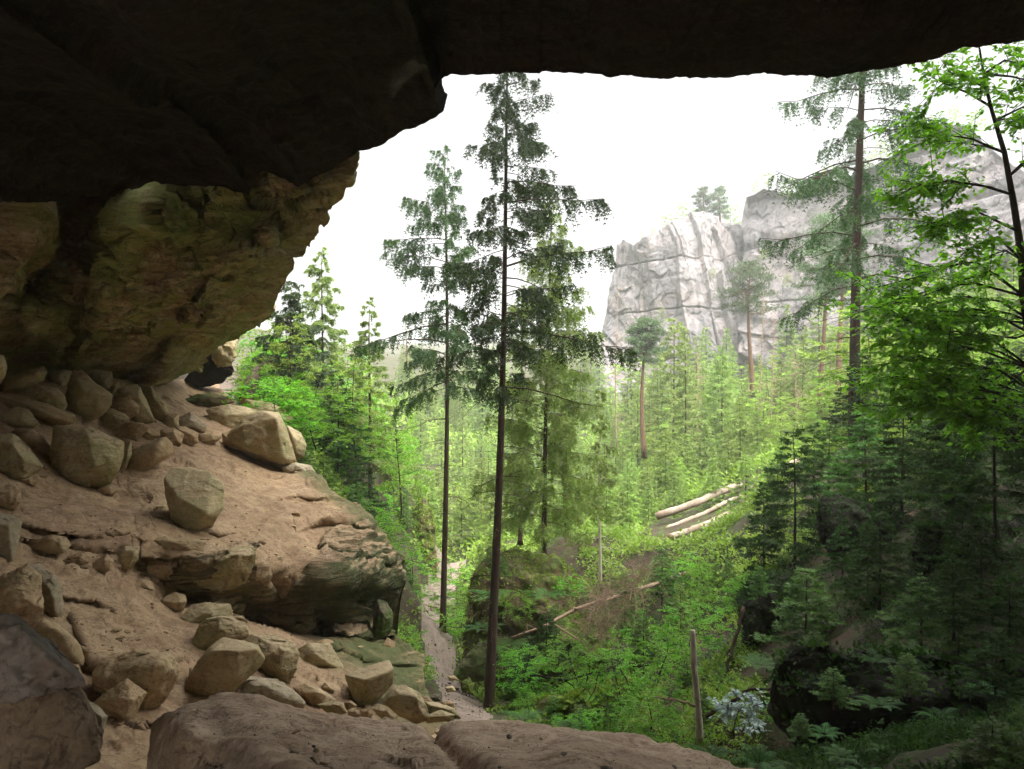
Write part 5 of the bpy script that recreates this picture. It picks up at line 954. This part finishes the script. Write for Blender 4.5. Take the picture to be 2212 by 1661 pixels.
# singled-out young trees: kind, u, v of the base, distance, height in px
ONE = [('ds',1716,1232,22,315,'dark drooping young spruce standing alone left of the thick straight trunk',1.2),('ds',1650,1235,23,200,'smaller dark spruce at the left foot of the drooping young spruce',1.),
 ('ds',1948,1135,18,270,'dark spruce with a straight visible stem right of the thick trunk',1.5),('ys',1870,1110,20,230,'young green spruce directly right of the thick trunk base',1.5),('ds',2060,1120,16,300,'dark spruce under the broadleaf tree',1.4),
 ('ys',1790,1080,24,170,'small green spruce directly left of the thick trunk base',1.3),('ds',2150,1180,13,420,'dark spruce filling the right edge below the broadleaf leaves',1.2),('ys',2010,1050,22,220,'green spruce behind the dark straight stemmed one',1.3),
 ('ys',1740,1430,14.5,210,'bluish green spruce bush on top of the shade-black overhanging rock bank',1.7),('ys',1990,1390,10.5,150,'small spruce bush in the middle of the dark bank',1.9),('ds',2120,1300,11,190,'dim spruce on the dark bank near the right edge',1.7),('ds',1900,1290,13,190,'dim spruce above the lone fern on the dark bank',1.6),('ds',2010,1240,14,150,'dim spruce high on the dark bank',1.7),
 ('ys',2140,1700,4.6,150,'spruce bush in the bottom right corner',2.4),('ys',2225,1690,4.4,170,'spruce bush cut by the right edge at the bottom',2.),
 ('ms',1455,985,66,300,'tall light green spruce left of the cliffs foot, broad pair left one',1.1),('fs',1480,1035,58,330,'tall light green spruce in the centre of the far thicket',.9),('ms',1560,1010,60,240,'light green spruce right of the tall one in the far thicket',1.2),
 ('ms',1540,1140,42,150,'light spruce growing just behind the logs',1.3),('ys',1680,1140,30,170,'young spruce right of the logs',1.3),('ms',1610,1130,36,150,'feathery spruce touching the right ends of the logs',1.3),
 ('ds',780,1130,31,150,'very dark low spruce on the left hillside above the outcrop',1.2),('ds',730,1010,33,200,'dark spruce in the left hillside bushes',1.3),('ys',700,1110,26,130,'young spruce with tiered branches just behind the outcrop top',1.3),('ys',650,1060,25,110,'small young spruce right of the big tilted boulder',1.4),('ys',770,1160,26,120,'small spruce behind the right shoulder of the outcrop',1.4),
 ('bl',620,870,33,190,'round bushy broadleaf tree behind the cave mouth',1.),('bl',770,990,34,250,'bright broadleaf tree below the second pointed spruce',.85),('bl',860,1110,34,260,'bright broadleaf tree left of the tall pair',.7),('bl',540,840,38,130,'green bush tree beside the grey rock layers',.8),
 ('sh',600,945,27,120,'bright feathery shrub behind the big tilted boulder',1.5),('sh',680,970,28,130,'bright shrub right of the feathery one',1.4),('sh',565,905,29,80,'low green shrub by the fallen trunk',1.4),('sh',885,1310,33,110,'bright shrub left of the upper path',1.3),('ys',870,1330,31,120,'young spruce between outcrop and path',1.4),
 ('sh',960,1395,30,75,'round leafy bush hugging the left side of the mossy block',1.4),('sh',990,1360,33,90,'leafy bush behind the left tall trunk',1.3),('sh',1000,1310,38,80,'pale bush beside the tree stump',1.2),('sh',865,1420,22,60,'low shrub at the right foot of the outcrop',1.5),('sh',905,1470,22,55,'strip of low leaves along the left side of the path',1.2),
 ('ys',1430,1290,26,110,'young spruce above the fallen branch, middle',1.6),('ys',1350,1330,24,100,'small spruce left above the fallen branch',1.6),('ms',1470,1390,21,130,'dense spruce right of the fallen branch end',1.3),('ds',1180,1440,21,120,'dim spruce boughs in front of the mossy block',1.5),('ys',1390,1440,19,110,'spruce bush in the gully middle',1.6),
 ('sh',1140,1480,16,70,'bright leafed sapling before the dark gully hole',1.8),('sh',1240,1470,15,80,'bright leafed sapling on the thin branch',1.7),('sh',1330,1500,14.5,90,'fresh green sapling above the moss mound',1.5),('sh',1430,1480,15,110,'leafy sapling right above the moss mound',1.3),('sh',1500,1420,17,110,'leafy sapling behind the pale broken trunk',1.3),('sh',1400,1590,13,90,'dark leafy shrub at the ledge edge',1.6),('ys',1250,1590,16,60,'low dark spruce behind the ledge edge',2.),
 ('fe',1130,1560,17,45,'fern at the foot of the tallest spruce',1.),('fe',1230,1575,15,40,'fern behind the middle of the ledge',1.),('fe',1530,1640,5.6,52,'bright fern at the right end of the ledge, left one',.9),('fe',1640,1655,5.2,62,'bright fern at the right end of the ledge, right one',.9),('fe',1890,1435,8.6,50,'lone pale fern on the shade-black rock bank',.8),('fe',1975,1415,9.4,50,'fern right beside the lone pale fern',.8),('fe',2060,1480,9,34,'small dim fern low on the dark bank',.8),('fe',1670,1700,4.6,60,'fern tip at the bottom edge right of the ledge',1.2)]
for (k, u, v, Y, hp, lab, w) in ONE: plant(k, u, v, Y, hp, lab, None, w)

# the wood as individuals, sown over the slopes
LM = [(420,1080,'the upright grey green block'),(640,980,'the big tilted boulder'),(820,1200,'the outcrop'),(955,1100,'the left tall trunk'),(1065,1250,'the tallest spruce trunk'),(1180,900,'the shaggy pale spruce'),(1170,1350,'the mossy rock block'),(1300,1100,'the thin pale young spruce'),(1510,1110,'the three logs'),(1350,1290,'the long fallen branch'),(1500,1480,'the pale broken trunk'),(1340,1540,'the bright moss mound'),
 (1715,1080,'the drooping young spruce'),(1848,800,'the thick straight trunk'),(1650,1330,'the shade-black overhanging rock'),(1900,1500,'the huge shade-black rock bank'),(2190,600,'the broadleaf stem at the right edge'),(1605,760,'the leaning pine'),(1392,900,'the small crowned orange pine'),(1800,800,'the two orange pines'),(1330,620,'the left edge of the cliff'),(700,800,'the pointed spruce nearest the cave wall'),(800,880,'the second pointed spruce'),(2050,1100,'the dark spruce under the broadleaf tree'),(600,860,'the round bushy tree'),(975,1280,'the sawn stump by the path'),(880,775,'the far hut')]
SEEN = set()
def unique(lab, u, v):
    for k in range(7):
        w = lab + ', ' + where(u, v, k)
        if w not in SEEN and len(w.split()) <= 16: break
    else: w = min((lab + ', ' + where(u, v, k) for k in range(4)), key=lambda x: len(x.split()))
    SEEN.add(w); return w
def where(u, v, k=0):
    a = sorted(LM, key=lambda m: math.hypot(m[0] - u, m[1] - v))[k]; dx, dy = u - a[0], v - a[1]; r = math.hypot(dx, dy)
    if r < 35: return 'right at ' + a[2]
    h = 'left' if dx < 0 else 'right'; w = 'above' if dy < 0 else 'below'; n = 'close ' if r < 85 else ''
    if abs(dx) > 2.2 * abs(dy): return n + h + ' of ' + a[2]
    if abs(dy) > 2.2 * abs(dx): return n + w + ' ' + a[2]
    return n + w + ' and ' + h + ' of ' + a[2]
def vtopmax(u): return np.interp(u, [500,700,880,1000,1290,1330,1450,1600,1750,1900,2212,2500], [700,760,760,765,760,800,720,700,640,620,560,560])
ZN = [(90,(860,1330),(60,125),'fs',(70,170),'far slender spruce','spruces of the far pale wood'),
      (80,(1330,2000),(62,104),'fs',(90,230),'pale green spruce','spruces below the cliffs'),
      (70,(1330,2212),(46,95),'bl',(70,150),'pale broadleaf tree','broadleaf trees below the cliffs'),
      (66,(900,1660),(34,60),'ms',(70,170),'light green young spruce','young spruces in the valley thicket'),
      (40,(950,1500),(38,75),'bl',(60,120),'light broadleaf sapling','saplings in the valley thicket'),
      (14,(2010,2300),(45,64),'fs',(260,420),'tall hillside spruce before the right cliff','tall spruces of the right hillside'),
      (26,(1880,2350),(26,50),'bl',(130,300),'hillside broadleaf tree','broadleaf trees of the right hillside'),
      (22,(1750,2250),(14,32),'ds',(120,220),'shaded dark young spruce','dark spruces of the right bank'),
      (34,(540,900),(30,55),'ys',(60,120),'left hillside young spruce','young spruces of the left hillside'),
      (44,(560,900),(28,50),'sh',(50,110),'left hillside shrub','shrubs of the left hillside'),
      (36,(1100,1600),(13,32),'ys',(50,110),'gully young spruce','young spruces in the gully'),
      (50,(1100,1620),(12,32),'sh',(40,90),'leafy gully shrub','shrubs in the gully'),
      (16,(1650,2250),(8,20),'fe',(25,50),'shaded small fern','ferns of the right bank'),
      (18,(880,1330),(120,240),'fs',(40,90),'distant hazy spruce','distant spruces on the far slope')]
rz_ = np.random.default_rng(77)
CLEAR = [(1405,1610,1035,1175,43),(1030,1260,1190,1420,26),(890,990,1210,1330,42),(1490,1520,1370,1580,12.5),(1140,1560,1270,1370,23),(1690,1740,960,1180,22),(900,1010,1330,1530,30)]
for (n, (u0, u1), (y0, y1), k, (h0, h1), lab, grp) in ZN:
    c = 0
    for _ in range(n * 12):
        if c >= n: break
        u = rz_.uniform(u0, u1); Y = math.exp(rz_.uniform(math.log(y0), math.log(y1))); x = (u - CX) / F * Y
        z = float(ground_z(np.array([x]), np.array([Y]))[0])
        if float(path_d(np.array([x]), np.array([Y]))[0]) < hpx(25, Y) * .5 + .6: continue
        v = CY - z / Y * F; hp = rz_.uniform(h0, h1)
        if v - hp < vtopmax(u) + rz_.uniform(-20, 40): hp = v - vtopmax(u) + rz_.uniform(-15, 25)
        if hp < h0 * .5: continue
        if any(Y < ym and a0 - hp * .3 < u < a1 + hp * .3 and v - hp < b1 and v > b0 for (a0, a1, b0, b1, ym) in CLEAR): continue
        plant(k, u, v, Y, hp, unique(lab, u, v - hp / 2), grp, rz_.uniform(.9, 1.4) * (.6 if k == 'fe' else 1), (x, Y, z - .1)); c += 1
for i, (u, v, h) in enumerate([(1440,500,45),(1475,482,50),(1520,482,75),(1555,490,85),(1580,495,60),(1600,500,30),(1700,425,50),(1760,415,40),(1850,385,60),(1905,350,55),(1410,515,30),(1385,518,20),(1460,492,28),(1500,478,34),(1630,415,30),(1660,410,45),(1730,418,36),(1790,402,50),(1820,392,36),(1880,365,40),(1940,335,50),(1975,300,44),(2010,285,40),(2060,270,46),(2110,290,60),(1540,600,26),(1430,690,30),(1650,560,30),(1700,620,34),(1960,560,40),(1500,740,40)]):
    if i in (2, 3, 8): put(pine('pine_tree', 200 + i, hpx(h, 124), hpx(h * .33, 124), .25, .18, ts=1.2, clumps=22), u, v, 124 if u < 1600 else 102, ['', '', 'left one of the two fullest pines on the cliff top', 'right one of the two fullest pines on the cliff top', '', '', '', '', 'pine on the higher cliff behind the thick trunk'][i])
    else: plant('bl', u, v + 4, (126 if u < 1610 else 104) - (12 if v > 540 else 0), h, unique('small bushy tree on the cliff', u, v), 'small trees on the cliffs')

for i, (k, u, v, Y, hp) in enumerate([('ys',1080,1250,24,60),('fe',1060,1290,23.4,30),('sh',1120,1330,23,50),('ys',1200,1360,23,60),('fe',1100,1400,22.6,34),('sh',1230,1290,24,45),('fe',1150,1440,22.4,36),('ys',1060,1220,25,40),('sh',1280,1380,23.6,60),('fe',1180,1290,23.6,30),('ds',1130,1480,22,80),('sh',1230,1440,22.6,60),('fe',1040,1360,23.4,28),('sh',1095,1450,22.4,50),('ys',1265,1330,24,60)]):
    plant(k, u, v, Y, hp, {'ys': 'small spruce', 'fe': 'small fern', 'sh': 'small shrub', 'ds': 'dim spruce'}[k] + ' growing on the face of the mossy rock block, ' + ['topmost left', 'upper left', 'upper middle', 'centre right', 'lower left', 'upper right', 'lower middle', 'left shoulder', 'right side', 'upper centre', 'foot', 'lower right', 'left rim', 'low left', 'right rim'][i], 'plants on the mossy block', 1.5)
for i, (k, u, v, Y, hp, w) in enumerate([('fe',1760,1700,5,60,1.),('fe',1870,1690,5.2,55,1.),('ys',1960,1700,5,70,2.),('fe',1600,1700,4.9,50,1.),('fe',1930,1640,6,50,1.),('fe',1820,1640,6.2,45,1.),('ys',1800,1520,8.2,80,2.),('fe',1900,1530,7.6,50,1.),('ys',1960,1500,7.8,90,2.),('ds',2150,1520,7.5,160,2.),('fe',2030,1560,7.4,50,1.),('ys',1730,1600,7.8,60,2.),('fe',1780,1590,7.6,40,1.),('ds',2060,1360,9.5,160,2.),('ys',1760,1450,11,90,2.),('fe',1830,1440,9,40,1.),('ys',1640,1290,16,70,1.6),('ys',2070,1420,9.6,110,1.6),('sh',1700,1560,9.5,60,1.5),('fe',1640,1440,14,40,1.2),('ds',1820,1250,15.5,120,1.6),('ds',2080,1240,13,170,1.4),('ys',1930,1430,9.4,60,2.),('ds',2180,1430,9,200,1.5),('fe',2130,1500,8,40,1.),('ys',1700,1500,10.5,80,1.8)]):
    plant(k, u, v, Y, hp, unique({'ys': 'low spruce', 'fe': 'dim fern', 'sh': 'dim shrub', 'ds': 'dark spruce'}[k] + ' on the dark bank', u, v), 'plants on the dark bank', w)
# ---------------------------------------------------------------- undergrowth, litter (uncountable)
def scatter(name, n, ur, yr, seed, size, mat, label, cat, up=.6, off=.35, keep=None, hgt=.25):
    r = np.random.default_rng(seed); Y = np.exp(r.uniform(math.log(yr[0]), math.log(yr[1]), n)); u = r.uniform(*ur, n); x = (u - CX) / F * Y
    cl = fbm(np.stack([x * .6, Y * .6, x * 0], -1), 3, seed); k = (cl > -.12) & (path_d(x, Y) > .1)
    if keep is not None: k &= keep(u, Y)
    x, Y, cl = x[k], Y[k], cl[k]; z = ground_z(x, Y); m = len(x); K = 5
    sc = size * np.clip(Y / 20, .5, 6); c = np.stack([x, Y, z], -1); c = np.repeat(c, K, 0); sc = np.repeat(sc, K)
    c = c + r.normal(0, 1, c.shape) * (sc * off * 3)[:, None] * (1, 1, 0); c[:, 2] += np.abs(r.normal(0, 1, len(c))) * hgt * sc * 4 * (.4 + np.repeat(np.clip(cl + .2, 0, 1), K) * 2)
    d = norm(r.normal(0, 1, c.shape) * (1, 1, .3) + (0, 0, up)); upv = norm(np.array([0, 0, 1.]) + r.normal(0, .4, c.shape)); L = sc * r.uniform(.6, 1.4, len(c))
    v, f = leaf_quads(c, d, upv, L, L * .5, r); o = mesh_obj(name, v, f, M[mat], smooth=False); tag(o, label, cat); o['kind'] = 'stuff'; return o
left = lambda u, Y: (u > 1000) | (Y > 24)
scatter('undergrowth', 100000, (480, 2300), (9, 120), 301, .11, 'grass', 'low green undergrowth covering the slopes and the gully', 'undergrowth', keep=lambda u, Y: left(u, Y) & ~((u > 1390) & (u < 1640) & (Y > 34) & (Y < 44)) & ~((u > 1650) & (Y < 22) & (u < 2300)))
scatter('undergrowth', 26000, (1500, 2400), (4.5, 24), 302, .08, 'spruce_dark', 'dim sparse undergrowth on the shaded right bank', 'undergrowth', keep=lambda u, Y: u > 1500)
scatter('leaf_litter', 9000, (1450, 2000), (9, 24), 303, .05, 'litter', 'brown dry leaves lying on the right bank', 'leaf litter', up=0, hgt=.02)

def cover(names, n, size, mat, label, seed, mn=-.1, name='moss_cover'):
    "leaves and moss tufts growing on the given rocks"
    r = np.random.default_rng(seed); PP = []; NN = []
    for o in bpy.data.objects:
        if o.type != 'MESH' or o.name.split('.')[0] not in names or o.parent: continue
        me = o.data; k = len(me.vertices); co = np.empty(k * 3, np.float32); me.vertices.foreach_get('co', co); no = np.empty(k * 3, np.float32); me.vertices.foreach_get('normal', no)
        PP.append(co.reshape(-1, 3) + np.array(o.location)); NN.append(no.reshape(-1, 3))
    p = np.concatenate(PP).astype(float); q = np.concatenate(NN).astype(float); k = (q[:, 2] > mn) & (fbm(p * .9, 3, seed) > -.15); p, q = p[k], q[k]
    i = r.integers(0, len(p), n); c = p[i] + r.normal(0, .03, (n, 3)); u_ = norm(q[i] + r.normal(0, .35, (n, 3))); d = norm(np.cross(u_, r.normal(0, 1, (n, 3))) + u_ * .7); L = size * r.uniform(.5, 1.6, n)
    v, f = leaf_quads(c, d, u_, L, L * .5, r); o = mesh_obj(name, v, f, M[mat], smooth=False); tag(o, label, 'moss'); o['kind'] = 'stuff'
cover(['mossy_rock_block', 'moss_mound', 'mossy_cliff'], 10000, .12, 'grass', 'moss and small leaves growing over the mossy block and mounds', 401)
cover(['dark_rock'], 9000, .07, 'spruce_dark', 'dim moss and leaves on the dark bank rocks', 402, .2)
# ---------------------------------------------------------------- logs, stumps, fallen branches, web
def log(name, pts, rad, mat, label, cat='log', sides=12, cut=True, seed=0):
    a = np.array(pts, float); n = 24; s = np.linspace(0, 1, len(a)); q = np.linspace(0, 1, n)
    p = P(*[np.interp(q, s, a[:, k]) for k in range(3)]); rr = np.interp(q, np.linspace(0, 1, len(rad)), rad); r = np.random.default_rng(seed)
    p = p + r.normal(0, 1, p.shape) * (rr * .08)[:, None]; root = empty(name, p[0].tolist()); mb = MB(); mb.tube(p - p[0], rr * (1 + .06 * r.normal(0, 1, n)), sides)
    mb.build('stem', M[mat], root)
    if cut:
        m = MB(); d = norm(p[0] - p[1]); m.tube([d * .004, d * .012], [rr[0] * .93, rr[0] * .9], sides); m.build('cut_face', M['cutwood'], root)
    return tag(root, label, cat)
log('log', [(1418,1116,41),(1500,1088,41),(1552,1064,42),(1600,1046,43)], [.20,.18,.17], 'log', 'thickest and topmost of the three peeled pale logs', seed=1)
log('log', [(1440,1142,40),(1520,1110,40.5),(1600,1070,42)], [.12,.11], 'log', 'thin middle one of the three peeled pale logs', seed=2)
log('log', [(1447,1160,37.4),(1520,1136,38),(1590,1102,39.5)], [.16,.14], 'log', 'lowest of the three peeled pale logs', seed=3)
log('log', [(1700,1005,42),(1750,985,43),(1800,962,44)], [.13,.11], 'log', 'pale log behind the drooping young spruce', seed=4)
log('log', [(1650,1212,25),(1690,1200,25.5)], [.09,.08], 'dead', 'short brown log end left of the drooping young spruce', seed=5)
log('log', [(530,862,29),(541,828,30),(560,800,32),(600,775,36)], [.26,.24,.22,.18], 'bark', 'dark fallen trunk with orange cut foot by the red path', 'fallen trunk', seed=6)
log('broken_trunk', [(1512,1600,12.6),(1508,1530,12.7),(1500,1440,12.8),(1496,1360,12.9)], [.062,.058,.052,.042], 'bark_pale', 'pale upright broken trunk behind the right end of the ledge', 'broken trunk', seed=7)
F8 = lambda L, Ys: [(*fr(8, [(x, y)])[0], Y) for (x, y), Y in zip(L, Ys)]
def branch(name, pts, r, mat, label, seed, tw=14, tl=.9, cat='branch'):
    a = np.array(pts, float); p = P(*a.T); rg = np.random.default_rng(seed); q = np.linspace(0, 1, 16); s = np.linspace(0, 1, len(p)); p = np.stack([np.interp(q, s, p[:, k]) for k in range(3)], -1); c = p[0].copy(); p = p - c + rg.normal(0, .015, p.shape); mb = MB(); mb.tube(p, np.linspace(r[0], r[1], 16), 7)
    for _ in range(tw):
        j = rg.integers(1, 15); e = p[j] + rg.normal(0, 1, 3) * tl * .5; m = (p[j] + e) / 2 + rg.normal(0, .06, 3); mb.tube([p[j], m, e], [r[1] * .5, r[1] * .3, .003], 4, False)
        for _ in range(2): mb.tube([m, m + rg.normal(0, .3, 3) * tl * .6], [r[1] * .25, .002], 3, False)
    o = mb.build(name, M[mat]); o.location = c.tolist(); return tag(o, label, cat)
branch('fallen_branch', F8([(750,765),(940,700),(1000,660),(1150,590),(1290,545),(1500,480),(1760,390)], [21.5,21.5,22,22.5,23.5,25,28]), (.03, .07), 'dead', 'long pale fallen branch slanting across the front of the mossy block', 1, 9)
branch('fallen_branch', F8([(860,970),(1040,1000),(1200,960),(1300,925),(1520,910)], [14.6,14.8,15,15,15.2]), (.018, .03), 'bark_dark', 'thin dark branch lying over the gully hole among saplings', 2, 14, .5)
branch('fallen_branch', F8([(1820,1200),(1980,1110),(2080,1050),(2200,1045)], [11,11,11,11]), (.03, .015), 'bark', 'bent branch stub right of the pale broken trunk', 3, 8, .6)
branch('leaning_pole', F8([(1890,1060),(1960,880),(2040,590)], [14.8,15,15.4]), (.03, .035), 'bark', 'brown dead pole leaning against the shade-black overhanging rock', 4, 5, .4)
branch('dead_branches', F8([(1540,1090),(1650,1100),(1770,1130)], [12.7,12.6,12.6]), (.01, .02), 'dead', 'dead side twig poking left from the pale broken trunk', 5, 10, .5).name = 'dead_twig'
for i, (pl, lab) in enumerate([([(1180,660),(1240,560),(1300,500)], 'straw coloured dead brush, upper, on the mossy block'), ([(1230,780),(1280,680),(1340,600)], 'straw coloured dead brush hanging under the fallen branch'), ([(1400,560),(1450,430),(1530,380)], 'reddish dead brush right of the thin pale young spruce')]):
    branch('dead_brush', F8(pl, [22, 22.5, 23]), (.02, .012), 'dead', lab, 40 + i, 130, 1.1, 'brush')
rg = np.random.default_rng(9)
for (u, v, Y, w, h, mat, lab) in [(972, 1297, 42, 22, 40, 'bark_pale', 'tall sawn stump beside the upper path'), (1503, 1190, 37, 26, 36, 'bark_pale', 'pale sawn stump below the three logs')]:
    root = empty('tree_stump', P(u, v, Y).tolist()); r = hpx(w, Y) / 2; H = hpx(h, Y); mb = MB(); z = np.linspace(-.3, H, 8); mb.tube(np.stack([z * .03, z * 0, z], -1), r * np.interp(z, [-.3, 0, .25, H], [1.8, 1.45, 1.1, .95]), 14); mb.build('stem', M[mat], root)
    mb = MB(); mb.tube([(H * .03, 0, H + .003), (H * .03, 0, H + .015)], [r * .88, r * .86], 14); mb.build('cut_face', M['cutwood'], root); tag(root, lab, 'stump')
mb = MB(); c = P(935, 1318, 37.5)
for k in range(9):
    a = rg.uniform(-.9, .9); p = np.array([(a, rg.uniform(-.6, .6), .02)]); q_ = p + rg.normal(0, .35, (1, 3)) * (1, 1, .15); e = q_ + rg.normal(0, .35, (1, 3)) * (1, 1, .1); mb.tube(np.concatenate([p, q_ + (0, 0, .08), e]), [.03, .035, .015], 5, False)
o = mb.build('tree_root', M['bark_pine']); o.location = c.tolist(); tag(o, 'tangle of bare reddish roots across the path below the stump', 'root')
# cobweb under the roof lip
m, t, o = newmat('cobweb'); d = t.nodes.new('ShaderNodeBsdfDiffuse'); d.inputs[0].default_value = (.75, .78, .85, 1); tl_ = t.nodes.new('ShaderNodeBsdfTranslucent'); tl_.inputs[0].default_value = (.75, .78, .85, 1)
tp_ = t.nodes.new('ShaderNodeBsdfTransparent'); a_ = t.nodes.new('ShaderNodeMixShader'); a_.inputs[0].default_value = .6; b_ = t.nodes.new('ShaderNodeMixShader')
n = nz(t, vec_obj(t, scale=(1, 1, .35)), 22, 6, .75, .8); t.links.new(ramp(t, n, [(.42, .02), (.68, .32)]), b_.inputs[0]); t.links.new(d.outputs[0], a_.inputs[1]); t.links.new(tl_.outputs[0], a_.inputs[2]); t.links.new(tp_.outputs[0], b_.inputs[1]); t.links.new(a_.outputs[0], b_.inputs[2]); t.links.new(b_.outputs[0], o.inputs[0])
web = np.array([(860,133),(893,133),(905,145),(925,142),(905,152),(880,168),(862,188),(852,212),(840,208),(846,180),(852,155)], float)
nn = 14; A = []
top = np.array([(860,133),(893,133),(922,143)]); edgeL = [(862,134),(852,155),(846,180),(840,208)]; edgeR = [(924,143),(893,160),(866,186),(853,212)]
for i in range(nn):
    s_ = i / (nn - 1); l_ = [np.interp(s_, np.linspace(0, 1, 4), [e[k] for e in edgeL]) for k in (0, 1)]; r_ = [np.interp(s_, np.linspace(0, 1, 4), [e[k] for e in edgeR]) for k in (0, 1)]
    for j in range(8): w = j / 7; A.append(P(l_[0] + (r_[0] - l_[0]) * w, l_[1] + (r_[1] - l_[1]) * w - 6 * math.sin(w * 3.14) * (1 - s_), 8.6 + .25 * math.sin(w * 3.14) + .15 * s_))
o = mesh_obj('cobweb', np.array(A), grid_faces(nn, 8), m); recentre(o); tag(o, 'pale torn cobweb hanging under the rock roof near the lip', 'cobweb')
put(broadleaf('sapling', 501, .5, .32, 9, .3, .07, 9, .22, .008, 'leaf_white', 'bark_dark', sub=2), 1592, 1590, 10.2, 'sapling with whitish silvery leaves right of the pale broken trunk', 'sapling')
# little hut on the far ridge
root = empty('hut', P(883, 776, 200).tolist()); v = np.array([(-1.2,-1,0),(1.2,-1,0),(1.2,1,0),(-1.2,1,0),(-1.2,-1,1.2),(1.2,-1,1.2),(1.2,1,1.2),(-1.2,1,1.2)]); mesh_obj('wall', v, np.array([(0,1,5,4),(1,2,6,5),(2,3,7,6),(3,0,4,7)]), M['bark'], root, False)
v = np.array([(-1.7,-1.3,1.1),(1.7,-1.3,1.1),(0,-1.3,2.6),(-1.7,1.3,1.1),(1.7,1.3,1.1),(0,1.3,2.6)]); mesh_obj('roof', v, [np.array([(0,1,4,3),(1,4,5,2),(0,2,5,3)]), np.array([(0,1,2),(3,5,4)])], M['bark_dark'], root, False); tag(root, 'tiny dark gabled hut on the far skyline left of the tall pair', 'hut')
# air
bm = bmesh.new(); bmesh.ops.create_cube(bm, size=1); hz = bpy.data.meshes.new('haze'); bm.to_mesh(hz); bm.free(); ho = bpy.data.objects.new('haze', hz); C.objects.link(ho)
ho.location = (0, 240, 17.5); ho.scale = (9200, 960, 67); ho['kind'] = 'stuff'; ho['label'] = 'pale damp air that veils the far wood and cliffs'; ho['category'] = 'haze'
m, t, o = newmat('haze_air'); pv = t.nodes.new('ShaderNodeVolumePrincipled'); pv.inputs['Density'].default_value = .0013; pv.inputs['Color'].default_value = (.84, .86, .84, 1); pv.inputs['Anisotropy'].default_value = .5
t.links.new(pv.outputs[0], o.inputs['Volume']); hz.materials.append(m)
